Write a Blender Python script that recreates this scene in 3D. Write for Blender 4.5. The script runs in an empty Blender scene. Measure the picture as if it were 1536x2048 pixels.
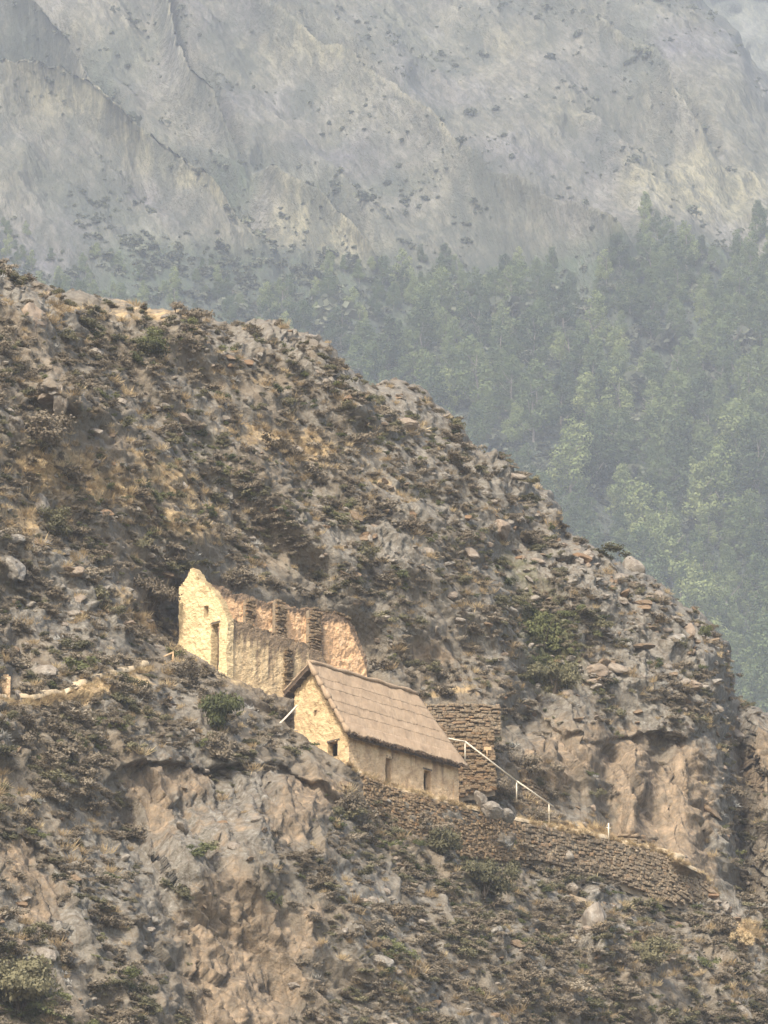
import bpy, bmesh, math, random
import numpy as np
from mathutils import Vector, Matrix, Euler

random.seed(7)
RNG = np.random.default_rng(11)
R = math.radians
scn = bpy.context.scene
COL = scn.collection

# ------------------------------------------------------------------ camera
FOC = 10000.0            # focal length in photograph pixels (1536 wide)
PITCH = R(17.4)
CAMZ = 1.6
cam = bpy.data.cameras.new('camera')
cam.sensor_fit = 'HORIZONTAL'
cam.sensor_width = 36.0
cam.lens = 36.0 * FOC / 1536.0
cam.clip_start = 0.5
cam.clip_end = 8000
cam_o = bpy.data.objects.new('camera', cam)
cam_o.location = (0, 0, CAMZ)
cam_o.rotation_euler = (R(90) + PITCH, 0, 0)
COL.objects.link(cam_o)
scn.camera = cam_o

# ------------------------------------------------------------------ world, sun, exposure
SUN_EL = R(47)
SUN_H = Vector((-0.40, -0.916, 0)).normalized()          # horizontal direction towards the sun
SUN_DIR = Vector((SUN_H.x * math.cos(SUN_EL), SUN_H.y * math.cos(SUN_EL), math.sin(SUN_EL)))
w = bpy.data.worlds.new('World')
scn.world = w
w.use_nodes = True
nt = w.node_tree
sky = nt.nodes.new('ShaderNodeTexSky')
sky.sky_type = 'NISHITA'
sky.sun_disc = False
sky.sun_elevation = SUN_EL
sky.sun_rotation = math.atan2(SUN_H.x, SUN_H.y)
sky.air_density = 1.0
sky.dust_density = 3.0
bg = nt.nodes['Background']
bg.inputs['Strength'].default_value = 0.15
nt.links.new(sky.outputs[0], bg.inputs['Color'])
sun = bpy.data.lights.new('sun', 'SUN')
sun.energy = 2.8
sun.angle = R(7.0)
sun.color = (1.0, 0.95, 0.88)
sun_o = bpy.data.objects.new('sun', sun)
sun_o.rotation_euler = (-SUN_DIR).to_track_quat('-Z', 'Y').to_euler()
sun_o.location = (-60, -20, 300)
COL.objects.link(sun_o)
scn.view_settings.view_transform = 'Standard'
scn.view_settings.look = 'None'
scn.view_settings.gamma = 1.0
scn.view_settings.use_curve_mapping = False
scn.view_settings.exposure = 1.28
scn.render.engine = 'CYCLES'
scn.cycles.volume_bounces = 1
scn.cycles.max_bounces = 6
scn.cycles.diffuse_bounces = 3
scn.cycles.transparent_max_bounces = 16
scn.cycles.use_denoising = True

HAZE_DENSITY = 0.000105

# ------------------------------------------------------------------ geometry helpers
FW = np.array([0, math.cos(PITCH), math.sin(PITCH)])
UP = np.array([0, -math.sin(PITCH), math.cos(PITCH)])
RT = np.array([1.0, 0, 0])
C0 = np.array([0, 0, CAMZ])

def at(px, py, d):
    """world point seen at photograph pixel (px,py) at distance d along the view axis"""
    px = np.asarray(px, float)[..., None]; py = np.asarray(py, float)[..., None]; d = np.asarray(d, float)[..., None]
    return C0 + d * (FW + RT * (px - 768) / FOC + UP * (1024 - py) / FOC)

def sstep(x, e0, e1):
    t = np.clip((x - e0) / (e1 - e0), 0, 1)
    return t * t * (3 - 2 * t)

_perm = np.random.default_rng(3).permutation(256)
_perm = np.concatenate([_perm, _perm, _perm])
_g3 = np.random.default_rng(4).normal(size=(256, 3))
_g3 /= np.linalg.norm(_g3, axis=1)[:, None]

def perlin(p, f=1.0, off=0.0):
    sh = p.shape[:-1]
    q = p.reshape(-1, 3) * f + off * np.array([1.0, 1.7, 2.3]) + 500.0
    i = np.floor(q).astype(int); u = q - i; i &= 255
    s = u * u * u * (u * (u * 6 - 15) + 10)
    out = 0
    for dx in (0, 1):
        for dy in (0, 1):
            for dz in (0, 1):
                h = _perm[_perm[_perm[(i[:, 0] + dx) & 255] + ((i[:, 1] + dy) & 255)] + ((i[:, 2] + dz) & 255)]
                g = _g3[h]
                d = (u - np.array([dx, dy, dz]))
                wt = (s[:, 0] if dx else 1 - s[:, 0]) * (s[:, 1] if dy else 1 - s[:, 1]) * (s[:, 2] if dz else 1 - s[:, 2])
                out = out + wt * (g * d).sum(1)
    return out.reshape(sh) * 1.5

def fbm(p, f, octs, off=0.0, gain=0.5, ridged=False):
    a, t, o = 1.0, 0.0, 0.0
    for k in range(octs):
        v = perlin(p, f, off + 13.1 * k)
        if ridged:
            v = 0.5 - np.abs(v) * 1.6
        o = o + a * v; f *= 2.03; a *= gain
    return o

_br = np.random.default_rng(9); _bj = _br.uniform(0.1, 0.9, (256, 3)); _bh = _br.uniform(-1, 1, 256); _bg = _br.normal(size=(256, 3)) * 0.55
def blocks(p, cell, off=0):
    """fractured-rock relief: every cell is a tilted block with its own height, sharp joints between"""
    sh = p.shape[:-1]; q = (p.reshape(-1, 3) / cell + 300.0 + off).astype(np.float32)
    i0 = np.floor(q).astype(np.int32)
    best = np.full(len(q), 9.0, np.float32); val = np.zeros(len(q), np.float32)
    for dx in (-1, 0, 1):
        for dy in (-1, 0, 1):
            for dz in (-1, 0, 1):
                c = i0 + np.array([dx, dy, dz], np.int32)
                h = _perm[_perm[_perm[c[:, 0] & 255] + (c[:, 1] & 255)] + (c[:, 2] & 255)]
                d = q - c - _bj[h]
                d2 = (d * d).sum(1); m = d2 < best
                best[m] = d2[m]; val[m] = (_bh[h] + (d * _bg[h]).sum(1) * 1.3)[m]
    return val.reshape(sh)

def mesh_np(name, V, F, attrs=None, smooth=True):
    me = bpy.data.meshes.new(name)
    V = np.asarray(V, np.float32).reshape(-1, 3); F = np.asarray(F, np.int32)
    n = F.shape[1]
    me.vertices.add(len(V)); me.vertices.foreach_set('co', V.ravel())
    me.loops.add(F.size); me.loops.foreach_set('vertex_index', F.ravel())
    me.polygons.add(len(F))
    me.polygons.foreach_set('loop_start', np.arange(len(F), dtype=np.int32) * n)
    me.polygons.foreach_set('loop_total', np.full(len(F), n, np.int32))
    me.polygons.foreach_set('use_smooth', np.full(len(F), smooth, bool))
    me.update(calc_edges=True)
    for k, arr in (attrs or {}).items():
        a = me.color_attributes.new(k, 'FLOAT_COLOR', 'POINT')
        a.data.foreach_set('color', np.asarray(arr, np.float32).ravel())
    return me

def sheet(name, G, attrs=None):
    r, c = G.shape[:2]
    idx = np.arange(r * c).reshape(r, c)
    F = np.stack([idx[:-1, :-1], idx[:-1, 1:], idx[1:, 1:], idx[1:, :-1]], -1).reshape(-1, 4)
    return mesh_np(name, G, F, attrs)

def link(name, me, mat=None, parent=None, loc=None, rot=None, scale=None):
    o = bpy.data.objects.new(name, me)
    COL.objects.link(o)
    if mat is not None and me is not None and not me.materials:
        me.materials.append(mat)
    if parent is not None:
        o.parent = parent
    if loc is not None:
        o.location = loc
    if rot is not None:
        o.rotation_euler = rot
    if scale is not None:
        o.scale = scale if hasattr(scale, '__len__') else (scale,) * 3
    return o

def tag(o, label=None, cat=None, group=None, kind=None):
    if label: o['label'] = label
    if cat: o['category'] = cat
    if group: o['group'] = group
    if kind: o['kind'] = kind
    return o

def thing(name, label, cat, loc, group=None):
    o = link(name, None, loc=tuple(loc))
    o.empty_display_size = 0.3
    return tag(o, label, cat, group)

# ------------------------------------------------------------------ materials
class NT:
    def __init__(self, name, rough=0.95):
        self.m = bpy.data.materials.new(name); self.m.use_nodes = True
        self.t = self.m.node_tree; self.b = self.t.nodes['Principled BSDF']
        self.b.inputs['Roughness'].default_value = rough
        self.b.inputs['Specular IOR Level'].default_value = 0.15
    def n(self, kind, **kw):
        x = self.t.nodes.new(kind)
        for k, v in kw.items(): setattr(x, k, v)
        return x
    def l(self, a, b): self.t.links.new(a, b)
    def coord(self, which='Object', scale=(1, 1, 1), rot=(0, 0, 0)):
        tc = self.n('ShaderNodeTexCoord'); mp = self.n('ShaderNodeMapping')
        mp.inputs['Scale'].default_value = scale; mp.inputs['Rotation'].default_value = rot
        self.l(tc.outputs[which], mp.inputs[0]); return mp.outputs[0]
    def noise(self, vec, scale, detail=4, rough=0.6, dist=0.0):
        x = self.n('ShaderNodeTexNoise'); x.inputs['Scale'].default_value = scale
        x.inputs['Detail'].default_value = detail; x.inputs['Roughness'].default_value = rough
        x.inputs['Distortion'].default_value = dist
        self.l(vec, x.inputs['Vector']); return x.outputs['Fac']
    def ramp(self, fac, stops):
        x = self.n('ShaderNodeValToRGB'); e = x.color_ramp.elements
        while len(e) < len(stops): e.new(0.5)
        for q, (p, c) in zip(e, stops):
            q.position = p; q.color = (c, c, c, 1) if not hasattr(c, '__len__') else (*c, 1)
        self.l(fac, x.inputs[0]); return x.outputs[0]
    def mix(self, fac, a, b, mode='MIX'):
        x = self.n('ShaderNodeMix', data_type='RGBA', blend_type=mode)
        for s, v in ((x.inputs[0], fac), (x.inputs[6], a), (x.inputs[7], b)):
            if hasattr(v, 'is_linked') or isinstance(v, bpy.types.NodeSocket): self.l(v, s)
            elif hasattr(v, '__len__'): s.default_value = (*v, 1)
            else: s.default_value = v
        return x.outputs[2]
    def math(self, op, a, b=0.0, clamp=False):
        x = self.n('ShaderNodeMath', operation=op, use_clamp=clamp)
        for s, v in ((x.inputs[0], a), (x.inputs[1], b)):
            if isinstance(v, bpy.types.NodeSocket): self.l(v, s)
            else: s.default_value = v
        return x.outputs[0]
    def bump(self, h, strength, dist):
        x = self.n('ShaderNodeBump'); x.inputs['Strength'].default_value = strength
        x.inputs['Distance'].default_value = dist
        self.l(h, x.inputs['Height']); self.l(x.outputs[0], self.b.inputs['Normal'])
    def col(self, c): self.l(c, self.b.inputs['Base Color'])

def mat_hill():
    k = NT('near_hillside_ground')
    v = k.coord()
    at_ = k.n('ShaderNodeVertexColor', layer_name='zone')
    sp = k.n('ShaderNodeSeparateColor'); k.l(at_.outputs['Color'], sp.inputs[0])
    rock, earth, grass, green = sp.outputs[0], sp.outputs[1], sp.outputs[2], at_.outputs['Alpha']
    n1 = k.noise(v, 0.9, 6, 0.65); n2 = k.noise(v, 2.7, 5, 0.7); n3 = k.noise(v, 0.16, 4, 0.6)
    vs = k.coord(scale=(1, 1, 0.22)); n4 = k.noise(vs, 1.3, 5, 0.65)      # streaks that run down the faces
    soil = k.ramp(n1, [(0.3, (0.088, 0.072, 0.05)), (0.5, (0.142, 0.118, 0.083)), (0.68, (0.21, 0.178, 0.13))])
    soil = k.mix(k.ramp(n3, [(0.4, 0.0), (0.62, 0.4)]), soil, (0.22, 0.165, 0.105))
    rockc = k.ramp(n2, [(0.28, (0.078, 0.066, 0.048)), (0.45, (0.14, 0.122, 0.092)), (0.6, (0.205, 0.183, 0.144)), (0.75, (0.32, 0.295, 0.245))])
    rockc = k.mix(k.ramp(n1, [(0.45, 0.0), (0.65, 0.4)]), rockc, (0.17, 0.14, 0.1))
    rockc = k.mix(k.math('MULTIPLY', k.ramp(n4, [(0.38, 0.75), (0.52, 0.0)]), k.ramp(earth, [(0.1, 0.0), (0.3, 1.0)])), rockc, (0.075, 0.06, 0.043))
    earthc = k.ramp(n4, [(0.3, (0.07, 0.052, 0.034)), (0.44, (0.14, 0.102, 0.063)), (0.57, (0.24, 0.172, 0.104)), (0.72, (0.35, 0.25, 0.155))])
    earthc = k.mix(k.ramp(n2, [(0.42, 0.0), (0.62, 0.6)]), earthc, (0.17, 0.14, 0.1))
    grassc = k.ramp(n2, [(0.3, (0.2, 0.14, 0.075)), (0.55, (0.36, 0.255, 0.13)), (0.72, (0.48, 0.36, 0.2))])
    greenc = k.ramp(n2, [(0.3, (0.055, 0.055, 0.025)), (0.6, (0.11, 0.105, 0.05))])
    def msk(s, lo, hi):
        return k.ramp(k.math('ADD', s, k.math('MULTIPLY', k.math('SUBTRACT', n1, 0.5), 1.1)), [(lo, 0.0), (hi, 1.0)])
    c = k.mix(msk(rock, 0.3, 0.55), soil, rockc)
    c = k.mix(msk(green, 0.35, 0.7), c, greenc)
    c = k.mix(msk(grass, 0.35, 0.6), c, grassc)
    c = k.mix(msk(earth, 0.38, 0.6), c, earthc)
    vo = k.n('ShaderNodeTexVoronoi', feature='DISTANCE_TO_EDGE'); vo.inputs['Scale'].default_value = 0.8
    wv = k.coord(scale=(1, 1, 0.28)); k.l(k.mix(0.35, wv, k.n('ShaderNodeTexNoise').outputs['Color'], 'ADD'), vo.inputs['Vector'])
    cr = k.ramp(vo.outputs['Distance'], [(0.0, 0.55), (0.045, 0.0)])
    c = k.mix(cr, c, (0.09, 0.065, 0.042))
    k.col(c)
    k.bump(k.math('ADD', k.math('MULTIPLY', n2, 0.6), n1), 0.9, 0.35)
    return k.m

def mat_mountain():
    k = NT('mountain_ground')
    fl = k.n('ShaderNodeVertexColor', layer_name='flow'); v = k.coord(scale=(0.667, 0.165, 0.29)); vf = fl.outputs['Color']
    at_ = k.n('ShaderNodeVertexColor', layer_name='zone')
    sp = k.n('ShaderNodeSeparateColor'); k.l(at_.outputs['Color'], sp.inputs[0])
    rock, tan_, green = sp.outputs[0], sp.outputs[1], sp.outputs[2]
    n1 = k.noise(vf, 4.0, 8, 0.72); n2 = k.noise(vf, 13.0, 6, 0.72); n3 = k.noise(v, 0.42, 4, 0.7)
    base = k.ramp(n2, [(0.3, (0.1, 0.09, 0.063)), (0.5, (0.155, 0.138, 0.096)), (0.7, (0.22, 0.195, 0.14))])
    rockc = k.ramp(n2, [(0.3, (0.078, 0.07, 0.069)), (0.52, (0.128, 0.115, 0.112)), (0.7, (0.21, 0.188, 0.18))])
    tanc = k.ramp(n2, [(0.3, (0.2, 0.17, 0.1)), (0.65, (0.31, 0.265, 0.16))])
    greenc = k.ramp(n2, [(0.3, (0.045, 0.057, 0.033)), (0.65, (0.09, 0.105, 0.06))])
    def msk(s, lo, hi):
        return k.ramp(k.math('ADD', s, k.math('MULTIPLY', k.math('SUBTRACT', n1, 0.5), 1.2)), [(lo - 0.12, 0.0), (hi + 0.15, 1.0)])
    c = k.mix(msk(rock, 0.35, 0.7), base, rockc)
    c = k.mix(msk(tan_, 0.35, 0.7), c, tanc)
    c = k.mix(msk(green, 0.35, 0.65), c, greenc)
    spots = k.ramp(n3, [(0.54, 0.0), (0.68, 0.5)])
    c = k.mix(spots, c, (0.065, 0.066, 0.045))
    n4 = k.noise(vf, 45.0, 5, 0.75)
    n5 = k.noise(v, 0.055, 7, 0.78)
    c = k.mix(k.ramp(n5, [(0.42, 0.75), (0.53, 0.0)]), c, (0.06, 0.063, 0.047))
    c = k.mix(k.ramp(n5, [(0.56, 0.0), (0.68, 0.6)]), c, (0.26, 0.235, 0.2))
    c = k.mix(k.ramp(n4, [(0.43, 0.6), (0.55, 0.0)]), c, (0.05, 0.05, 0.038))
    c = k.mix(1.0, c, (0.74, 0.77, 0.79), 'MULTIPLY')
    k.col(c)
    k.bump(k.math('ADD', n2, k.math('MULTIPLY', n3, 0.4)), 1.0, 5.0)
    return k.m

def mat_rock(name='grey_lichen_rock', tint=(1, 1, 1)):
    k = NT(name)
    v = k.coord()
    oi = k.n('ShaderNodeObjectInfo')
    n1 = k.noise(v, 1.6, 6, 0.7); n2 = k.noise(v, 5.0, 4, 0.7)
    c = k.ramp(n1, [(0.3, (0.085, 0.07, 0.052)), (0.47, (0.16, 0.138, 0.107)), (0.62, (0.24, 0.214, 0.17)), (0.76, (0.37, 0.345, 0.29))])
    c = k.mix(k.ramp(n2, [(0.55, 0.0), (0.68, 0.5)]), c, (0.36, 0.34, 0.29))
    c = k.mix(k.ramp(oi.outputs['Random'], [(0.0, 0.0), (0.75, 0.25), (1.0, 0.75)]), c, (0.235, 0.165, 0.105))
    c = k.mix(1.0, c, tint, 'MULTIPLY')
    k.col(c); k.bump(k.math('ADD', n1, k.math('MULTIPLY', n2, 0.5)), 0.9, 0.12)
    return k.m

def mat_leaf(name, stops, trans=0.25, fscale=1.0):
    k = NT(name, 0.8)
    oi = k.n('ShaderNodeObjectInfo')
    v = k.coord()
    n1 = k.noise(v, fscale, 3, 0.6)
    f = k.math('ADD', k.math('MULTIPLY', oi.outputs['Random'], 0.75), k.math('MULTIPLY', k.math('SUBTRACT', n1, 0.35), 0.9), True)
    c = k.ramp(f, stops)
    k.col(c)
    tr = k.n('ShaderNodeBsdfTranslucent'); k.l(c, tr.inputs['Color'])
    mx = k.n('ShaderNodeMixShader'); mx.inputs[0].default_value = trans
    out = k.t.nodes['Material Output']
    k.l(k.b.outputs[0], mx.inputs[1]); k.l(tr.outputs[0], mx.inputs[2]); k.l(mx.outputs[0], out.inputs['Surface'])
    return k.m

def mat_simple(name, stops, scale, bump=0.3, dist=0.05, stretch=(1, 1, 1), detail=5, rough=0.95):
    k = NT(name, rough)
    v = k.coord(scale=stretch)
    n1 = k.noise(v, scale, detail, 0.65)
    k.col(k.ramp(n1, stops)); k.bump(n1, bump, dist)
    return k.m

def mat_plaster(name, base, dark, patch, streak=0.5, hi=None):
    """weathered mud plaster: blotches plus rain stains running down from the wall head"""
    k = NT(name)
    v = k.coord()
    n1 = k.noise(v, 1.1, 6, 0.7); n2 = k.noise(v, 6.0, 4, 0.7)
    vs = k.coord(scale=(1.6, 1.6, 0.13)); n3 = k.noise(vs, 1.0, 4, 0.6)
    c = k.ramp(n1, [(0.3, patch), (0.48, base), (0.7, hi or base)])
    c = k.mix(k.ramp(n2, [(0.56, 0.0), (0.68, 0.55)]), c, patch)
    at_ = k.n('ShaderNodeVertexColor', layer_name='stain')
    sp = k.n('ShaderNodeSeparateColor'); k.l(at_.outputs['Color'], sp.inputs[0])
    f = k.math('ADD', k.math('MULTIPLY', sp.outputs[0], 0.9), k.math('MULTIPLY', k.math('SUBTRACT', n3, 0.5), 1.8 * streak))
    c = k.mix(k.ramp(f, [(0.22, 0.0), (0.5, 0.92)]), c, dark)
    vo = k.n('ShaderNodeTexVoronoi', feature='DISTANCE_TO_EDGE'); vo.inputs['Scale'].default_value = 3.2; k.l(k.coord(scale=(1, 1, 1.7)), vo.inputs['Vector'])
    joint = k.ramp(vo.outputs['Distance'], [(0.0, 0.0), (0.09, 1.0)])
    c = k.mix(k.math('MULTIPLY', k.math('SUBTRACT', 1.0, joint), k.ramp(n1, [(0.4, 0.55), (0.6, 0.1)])), c, patch)
    k.col(c); k.bump(k.math('ADD', k.math('ADD', n1, k.math('MULTIPLY', n2, 0.5)), k.math('MULTIPLY', joint, 0.35)), 0.8, 0.08)
    return k.m

M_hill = mat_hill(); M_mtn = mat_mountain(); M_rock = mat_rock()
M_brock = mat_rock('brown_stained_rock', (0.8, 0.66, 0.52))
M_twig = mat_leaf('dry_twig_shrub', [(0.0, (0.1, 0.078, 0.05)), (0.35, (0.155, 0.122, 0.079)), (0.7, (0.205, 0.165, 0.11)), (1.0, (0.275, 0.228, 0.158))], 0.15)
M_olive = mat_leaf('olive_shrub', [(0.0, (0.08, 0.073, 0.038)), (0.45, (0.128, 0.115, 0.06)), (1.0, (0.2, 0.175, 0.095))])
M_green = mat_leaf('green_shrub', [(0.0, (0.05, 0.055, 0.022)), (0.5, (0.105, 0.11, 0.042)), (1.0, (0.18, 0.175, 0.072))])
M_straw = mat_leaf('dry_grass', [(0.0, (0.2, 0.14, 0.07)), (0.5, (0.36, 0.26, 0.135)), (1.0, (0.54, 0.42, 0.24))], 0.3)
M_silver = mat_leaf('silver_tuft', [(0.0, (0.2, 0.18, 0.145)), (0.6, (0.3, 0.28, 0.235)), (1.0, (0.42, 0.4, 0.35))])
M_euc = mat_leaf('eucalyptus_leaves', [(0.0, (0.026, 0.038, 0.016)), (0.4, (0.072, 0.095, 0.036)), (0.75, (0.14, 0.165, 0.06)), (1.0, (0.23, 0.245, 0.095))], 0.2, 0.12)
M_scrub = mat_leaf('mountain_scrub', [(0.0, (0.06, 0.065, 0.042)), (0.6, (0.105, 0.11, 0.068)), (1.0, (0.16, 0.16, 0.1))], 0.2, 0.25)
M_bark = mat_simple('bark', [(0.3, (0.09, 0.075, 0.06)), (0.7, (0.2, 0.175, 0.14))], 1.5)
M_stem = mat_simple('brown_stem', [(0.3, (0.06, 0.045, 0.03)), (0.7, (0.15, 0.115, 0.08))], 6)
M_stone = mat_rock('terrace_stone', (1.15, 1.02, 0.84))
M_bstone = mat_rock('brown_terrace_stone', (1.12, 0.92, 0.68))
M_core = mat_simple('wall_mud_core', [(0.3, (0.15, 0.115, 0.075)), (0.7, (0.26, 0.2, 0.13))], 4)
def mat_thatch():
    k = NT('weathered_thatch')
    v = k.coord(scale=(9, 0.9, 0.9), rot=(0, 0, R(-48))); v2 = k.coord()
    n1 = k.noise(v, 1.6, 6, 0.7); n2 = k.noise(v2, 0.9, 5, 0.65)
    c = k.ramp(n1, [(0.25, (0.225, 0.155, 0.092)), (0.45, (0.272, 0.193, 0.119)), (0.58, (0.315, 0.228, 0.145)), (0.8, (0.4, 0.298, 0.195))])
    c = k.mix(k.ramp(n2, [(0.4, 0.0), (0.66, 0.65)]), c, (0.225, 0.155, 0.093))
    k.col(c); k.bump(n2, 0.5, 0.12)
    return k.m
M_thatch = mat_thatch()
M_oldthatch = mat_simple('weathered_thatch', [(0.25, (0.2, 0.14, 0.09)), (0.42, (0.3, 0.222, 0.152)), (0.6, (0.36, 0.272, 0.192)), (0.8, (0.45, 0.35, 0.255))], 4.0, 0.6, 0.06, (1, 1, 0.6), 7)
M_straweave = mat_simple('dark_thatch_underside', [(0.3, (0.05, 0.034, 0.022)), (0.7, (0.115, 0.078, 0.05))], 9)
M_wood = mat_simple('pale_peeled_wood', [(0.3, (0.5, 0.42, 0.3)), (0.7, (0.74, 0.66, 0.51))], 8, 0.2, 0.01)
M_wood2 = mat_simple('ochre_wood', [(0.3, (0.32, 0.2, 0.1)), (0.7, (0.52, 0.36, 0.2))], 8, 0.2, 0.01)
M_path = mat_simple('trodden_straw_path', [(0.3, (0.25, 0.185, 0.11)), (0.5, (0.41, 0.315, 0.195)), (0.75, (0.58, 0.465, 0.3))], 1.4, 0.6, 0.06)
M_gable = mat_plaster('house_gable_plaster', (0.47, 0.335, 0.175), (0.26, 0.175, 0.095), (0.31, 0.215, 0.12), 0.12, (0.58, 0.43, 0.24))
M_rgable = mat_plaster('ruin_gable_plaster', (0.58, 0.435, 0.235), (0.3, 0.21, 0.11), (0.46, 0.33, 0.17), 0.1, (0.68, 0.53, 0.29))
M_front = mat_plaster('house_front_plaster', (0.56, 0.39, 0.22), (0.19, 0.125, 0.075), (0.34, 0.225, 0.13), 0.8, (0.68, 0.5, 0.3))
M_rfront = mat_plaster('ruin_front_plaster', (0.58, 0.42, 0.225), (0.16, 0.112, 0.07), (0.44, 0.31, 0.175), 0.85, (0.68, 0.51, 0.29))
M_orange = mat_plaster('orange_inner_plaster', (0.66, 0.4, 0.2), (0.15, 0.108, 0.07), (0.52, 0.32, 0.178), 0.75, (0.68, 0.46, 0.27))

# ------------------------------------------------------------------ near hill: a real sheet of ground
PSI = R(48)
A = np.array([math.cos(PSI), math.sin(PSI), 0]); B = np.array([-math.sin(PSI), math.cos(PSI), 0]); Z = np.array([0, 0, 1.0])
HO = at(697, 1532, 350)                                   # front left corner of the thatched house
RO = at(450, 1345, 354)                                   # front left corner of the ruin
AL = R(60)
NRM = -B * math.sin(AL) + Z * math.cos(AL)                # outward normal of the mean hillside

def planed(px, py):
    d = FW + RT * (np.asarray(px, float)[..., None] - 768) / FOC + UP * (1024 - np.asarray(py, float)[..., None]) / FOC
    return ((HO - C0) @ NRM) / (d @ NRM)

SIL = np.array([(-450, 420), (-200, 470), (0, 538), (60, 562), (110, 580), (180, 596), (260, 612), (330, 622), (420, 632), (455, 655), (500, 645), (540, 650), (600, 668),
    (640, 680), (672, 712), (710, 742), (750, 762), (800, 762), (842, 772), (870, 806), (905, 838), (930, 885), (975, 905), (1020, 935), (1060, 962),
    (1095, 990), (1115, 1030), (1135, 1068), (1180, 1098), (1240, 1125), (1290, 1160), (1340, 1190), (1390, 1225), (1430, 1262), (1455, 1300), (1462, 1345),
    (1470, 1398), (1500, 1408), (1536, 1432), (1700, 1520), (1950, 1640)], float)
def sil(px): return np.interp(px, SIL[:, 0], SIL[:, 1])

LINE_B = np.array([(380, 1385), (470, 1408), (530, 1436), (560, 1452), (600, 1474), (650, 1503), (690, 1531), (731, 1549), (780, 1570), (860, 1596), (925, 1616), (1040, 1644), (1110, 1657),
    (1200, 1674), (1330, 1707), (1400, 1752), (1440, 1790), (1500, 1800)], float)
LINE_A = np.array([(200, 1300), (300, 1293), (355, 1288), (400, 1316), (447, 1352), (530, 1384), (600, 1412), (700, 1432), (800, 1440)], float)
LINE_C = np.array([(900, 1425), (1000, 1410), (1060, 1425), (1130, 1470), (1200, 1485), (1290, 1470), (1370, 1478), (1430, 1440), (1460, 1400)], float)      # brow over the right cliff
LINE_D = np.array([(180, 1590), (240, 1535), (300, 1525), (400, 1540), (470, 1530), (560, 1530), (640, 1575), (720, 1650)], float)   # brow over the left cliff
LINE_E = np.array([(-100, 1640), (0, 1660), (60, 1690), (150, 1770), (220, 1830), (330, 1900)], float)
LINE_F = np.array([(1060, 1110), (1130, 1120), (1200, 1120), (1290, 1190), (1400, 1290)], float)

def pl(px, L): return np.interp(px, L[:, 0], L[:, 1])
def amp(px, pts): p = np.array(pts, float); return np.interp(px, p[:, 0], p[:, 1])
def segdist(px, py, L):
    best = np.full(np.shape(px), 1e9)
    for (x0, y0), (x1, y1) in zip(L[:-1], L[1:]):
        dx, dy = x1 - x0, y1 - y0
        t = np.clip(((px - x0) * dx + (py - y0) * dy) / (dx * dx + dy * dy), 0, 1)
        best = np.minimum(best, np.hypot(px - x0 - t * dx, py - y0 - t * dy))
    return best
def blob(px, py, cx, cy, rx, ry, ang=0):
    c, s = math.cos(R(ang)), math.sin(R(ang))
    u = ((px - cx) * c + (py - cy) * s) / rx; v = (-(px - cx) * s + (py - cy) * c) / ry
    return np.exp(-(u * u + v * v))

def steps(px, py):
    o = np.zeros(np.shape(px))
    s = pl(px, LINE_B) - py
    S = amp(px, [(380, 0), (560, 5), (640, 8), (950, 8), (1120, 4.5), (1330, 2.5), (1450, 0)])
    o += S * sstep(s, -2, 6) * np.exp(-np.maximum(s, 0) / 230)
    W = amp(px, [(640, 0), (740, 1), (1380, 1), (1450, 0)])
    dn = np.maximum(-s, 0)
    o += W * 0.03 * np.minimum(dn, 85) * np.exp(-np.maximum(dn - 85, 0) / 180)
    s = pl(px, LINE_A) - py
    S = amp(px, [(200, 0), (335, 1.0), (380, 4.5), (447, 7.5), (740, 8), (800, 3), (860, 0)])
    o += S * sstep(s, -2, 6) * np.exp(-np.maximum(s, 0) / 260)
    for L, Am, up, dnl, a in ((LINE_C, [(880, 0), (980, 0.8), (1100, 1.2), (1300, 1.5), (1420, 1.3), (1470, 0)], 150, 190, 1),
                              (LINE_D, [(180, 0), (260, 2.2), (420, 1.8), (600, 2.2), (720, 0)], 150, 150, 1),
                              (LINE_E, [(-100, 1), (60, 1.3), (220, 1.0), (330, 0)], 120, 110, 1),
                              (LINE_F, [(1060, 0), (1120, 2.5), (1250, 2.5), (1400, 0)], 120, 60, 1)):
        s = pl(px, L) - py
        o += amp(px, Am) * sstep(-s, -4, 10) * np.exp(-np.maximum(-s, 0) / dnl)
    o += 9.0 * blob(px, py, 230, 1170, 330, 240)
    # gullies (deeper) and spurs (nearer)
    for L, d, wd in (([(1010, 1120), (1060, 1230), (1090, 1330), (1060, 1430)], 5, 55), ([(1465, 1330), (1478, 1500), (1490, 1780)], 9, 26), ([(180, 700), (330, 850), (470, 1040), (600, 1160)], 4, 60),
                     ([(250, 1640), (320, 1850), (420, 2100)], 3, 40), ([(1050, 1750), (1130, 1900), (1240, 2060)], 2, 60), ([(960, 1700), (1000, 1800)], 2, 40),
                     ([(1230, 1500), (1210, 1600), (1225, 1680)], 1.6, 22), ([(1310, 1500), (1300, 1640)], 1.6, 22), ([(30, 1330), (20, 1400)], 2.5, 30)):
        o += d * np.exp(-(segdist(px, py, np.array(L, float)) / wd) ** 2)
    for L, d, wd in (([(1180, 1130), (1300, 1250), (1400, 1400)], 6, 80), ([(100, 1130), (200, 1230), (300, 1330)], 3, 70), ([(1270, 1520), (1265, 1660)], 1.5, 20), ([(1380, 1520), (1370, 1720)], 2.5, 35),
                     ([(540, 1700), (700, 1850), (900, 2050)], 4, 110), ([(110, 1900), (140, 2060)], 3, 60), ([(100, 770), (150, 810)], 4, 25), ([(1180, 1800), (1200, 1900)], 2.5, 30), ([(640, 720), (720, 800)], 2.5, 50),
                     ([(340, 1700), (400, 1760)], 2, 50)):
        o -= d * np.exp(-(segdist(px, py, np.array(L, float)) / wd) ** 2)
    return o

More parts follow.
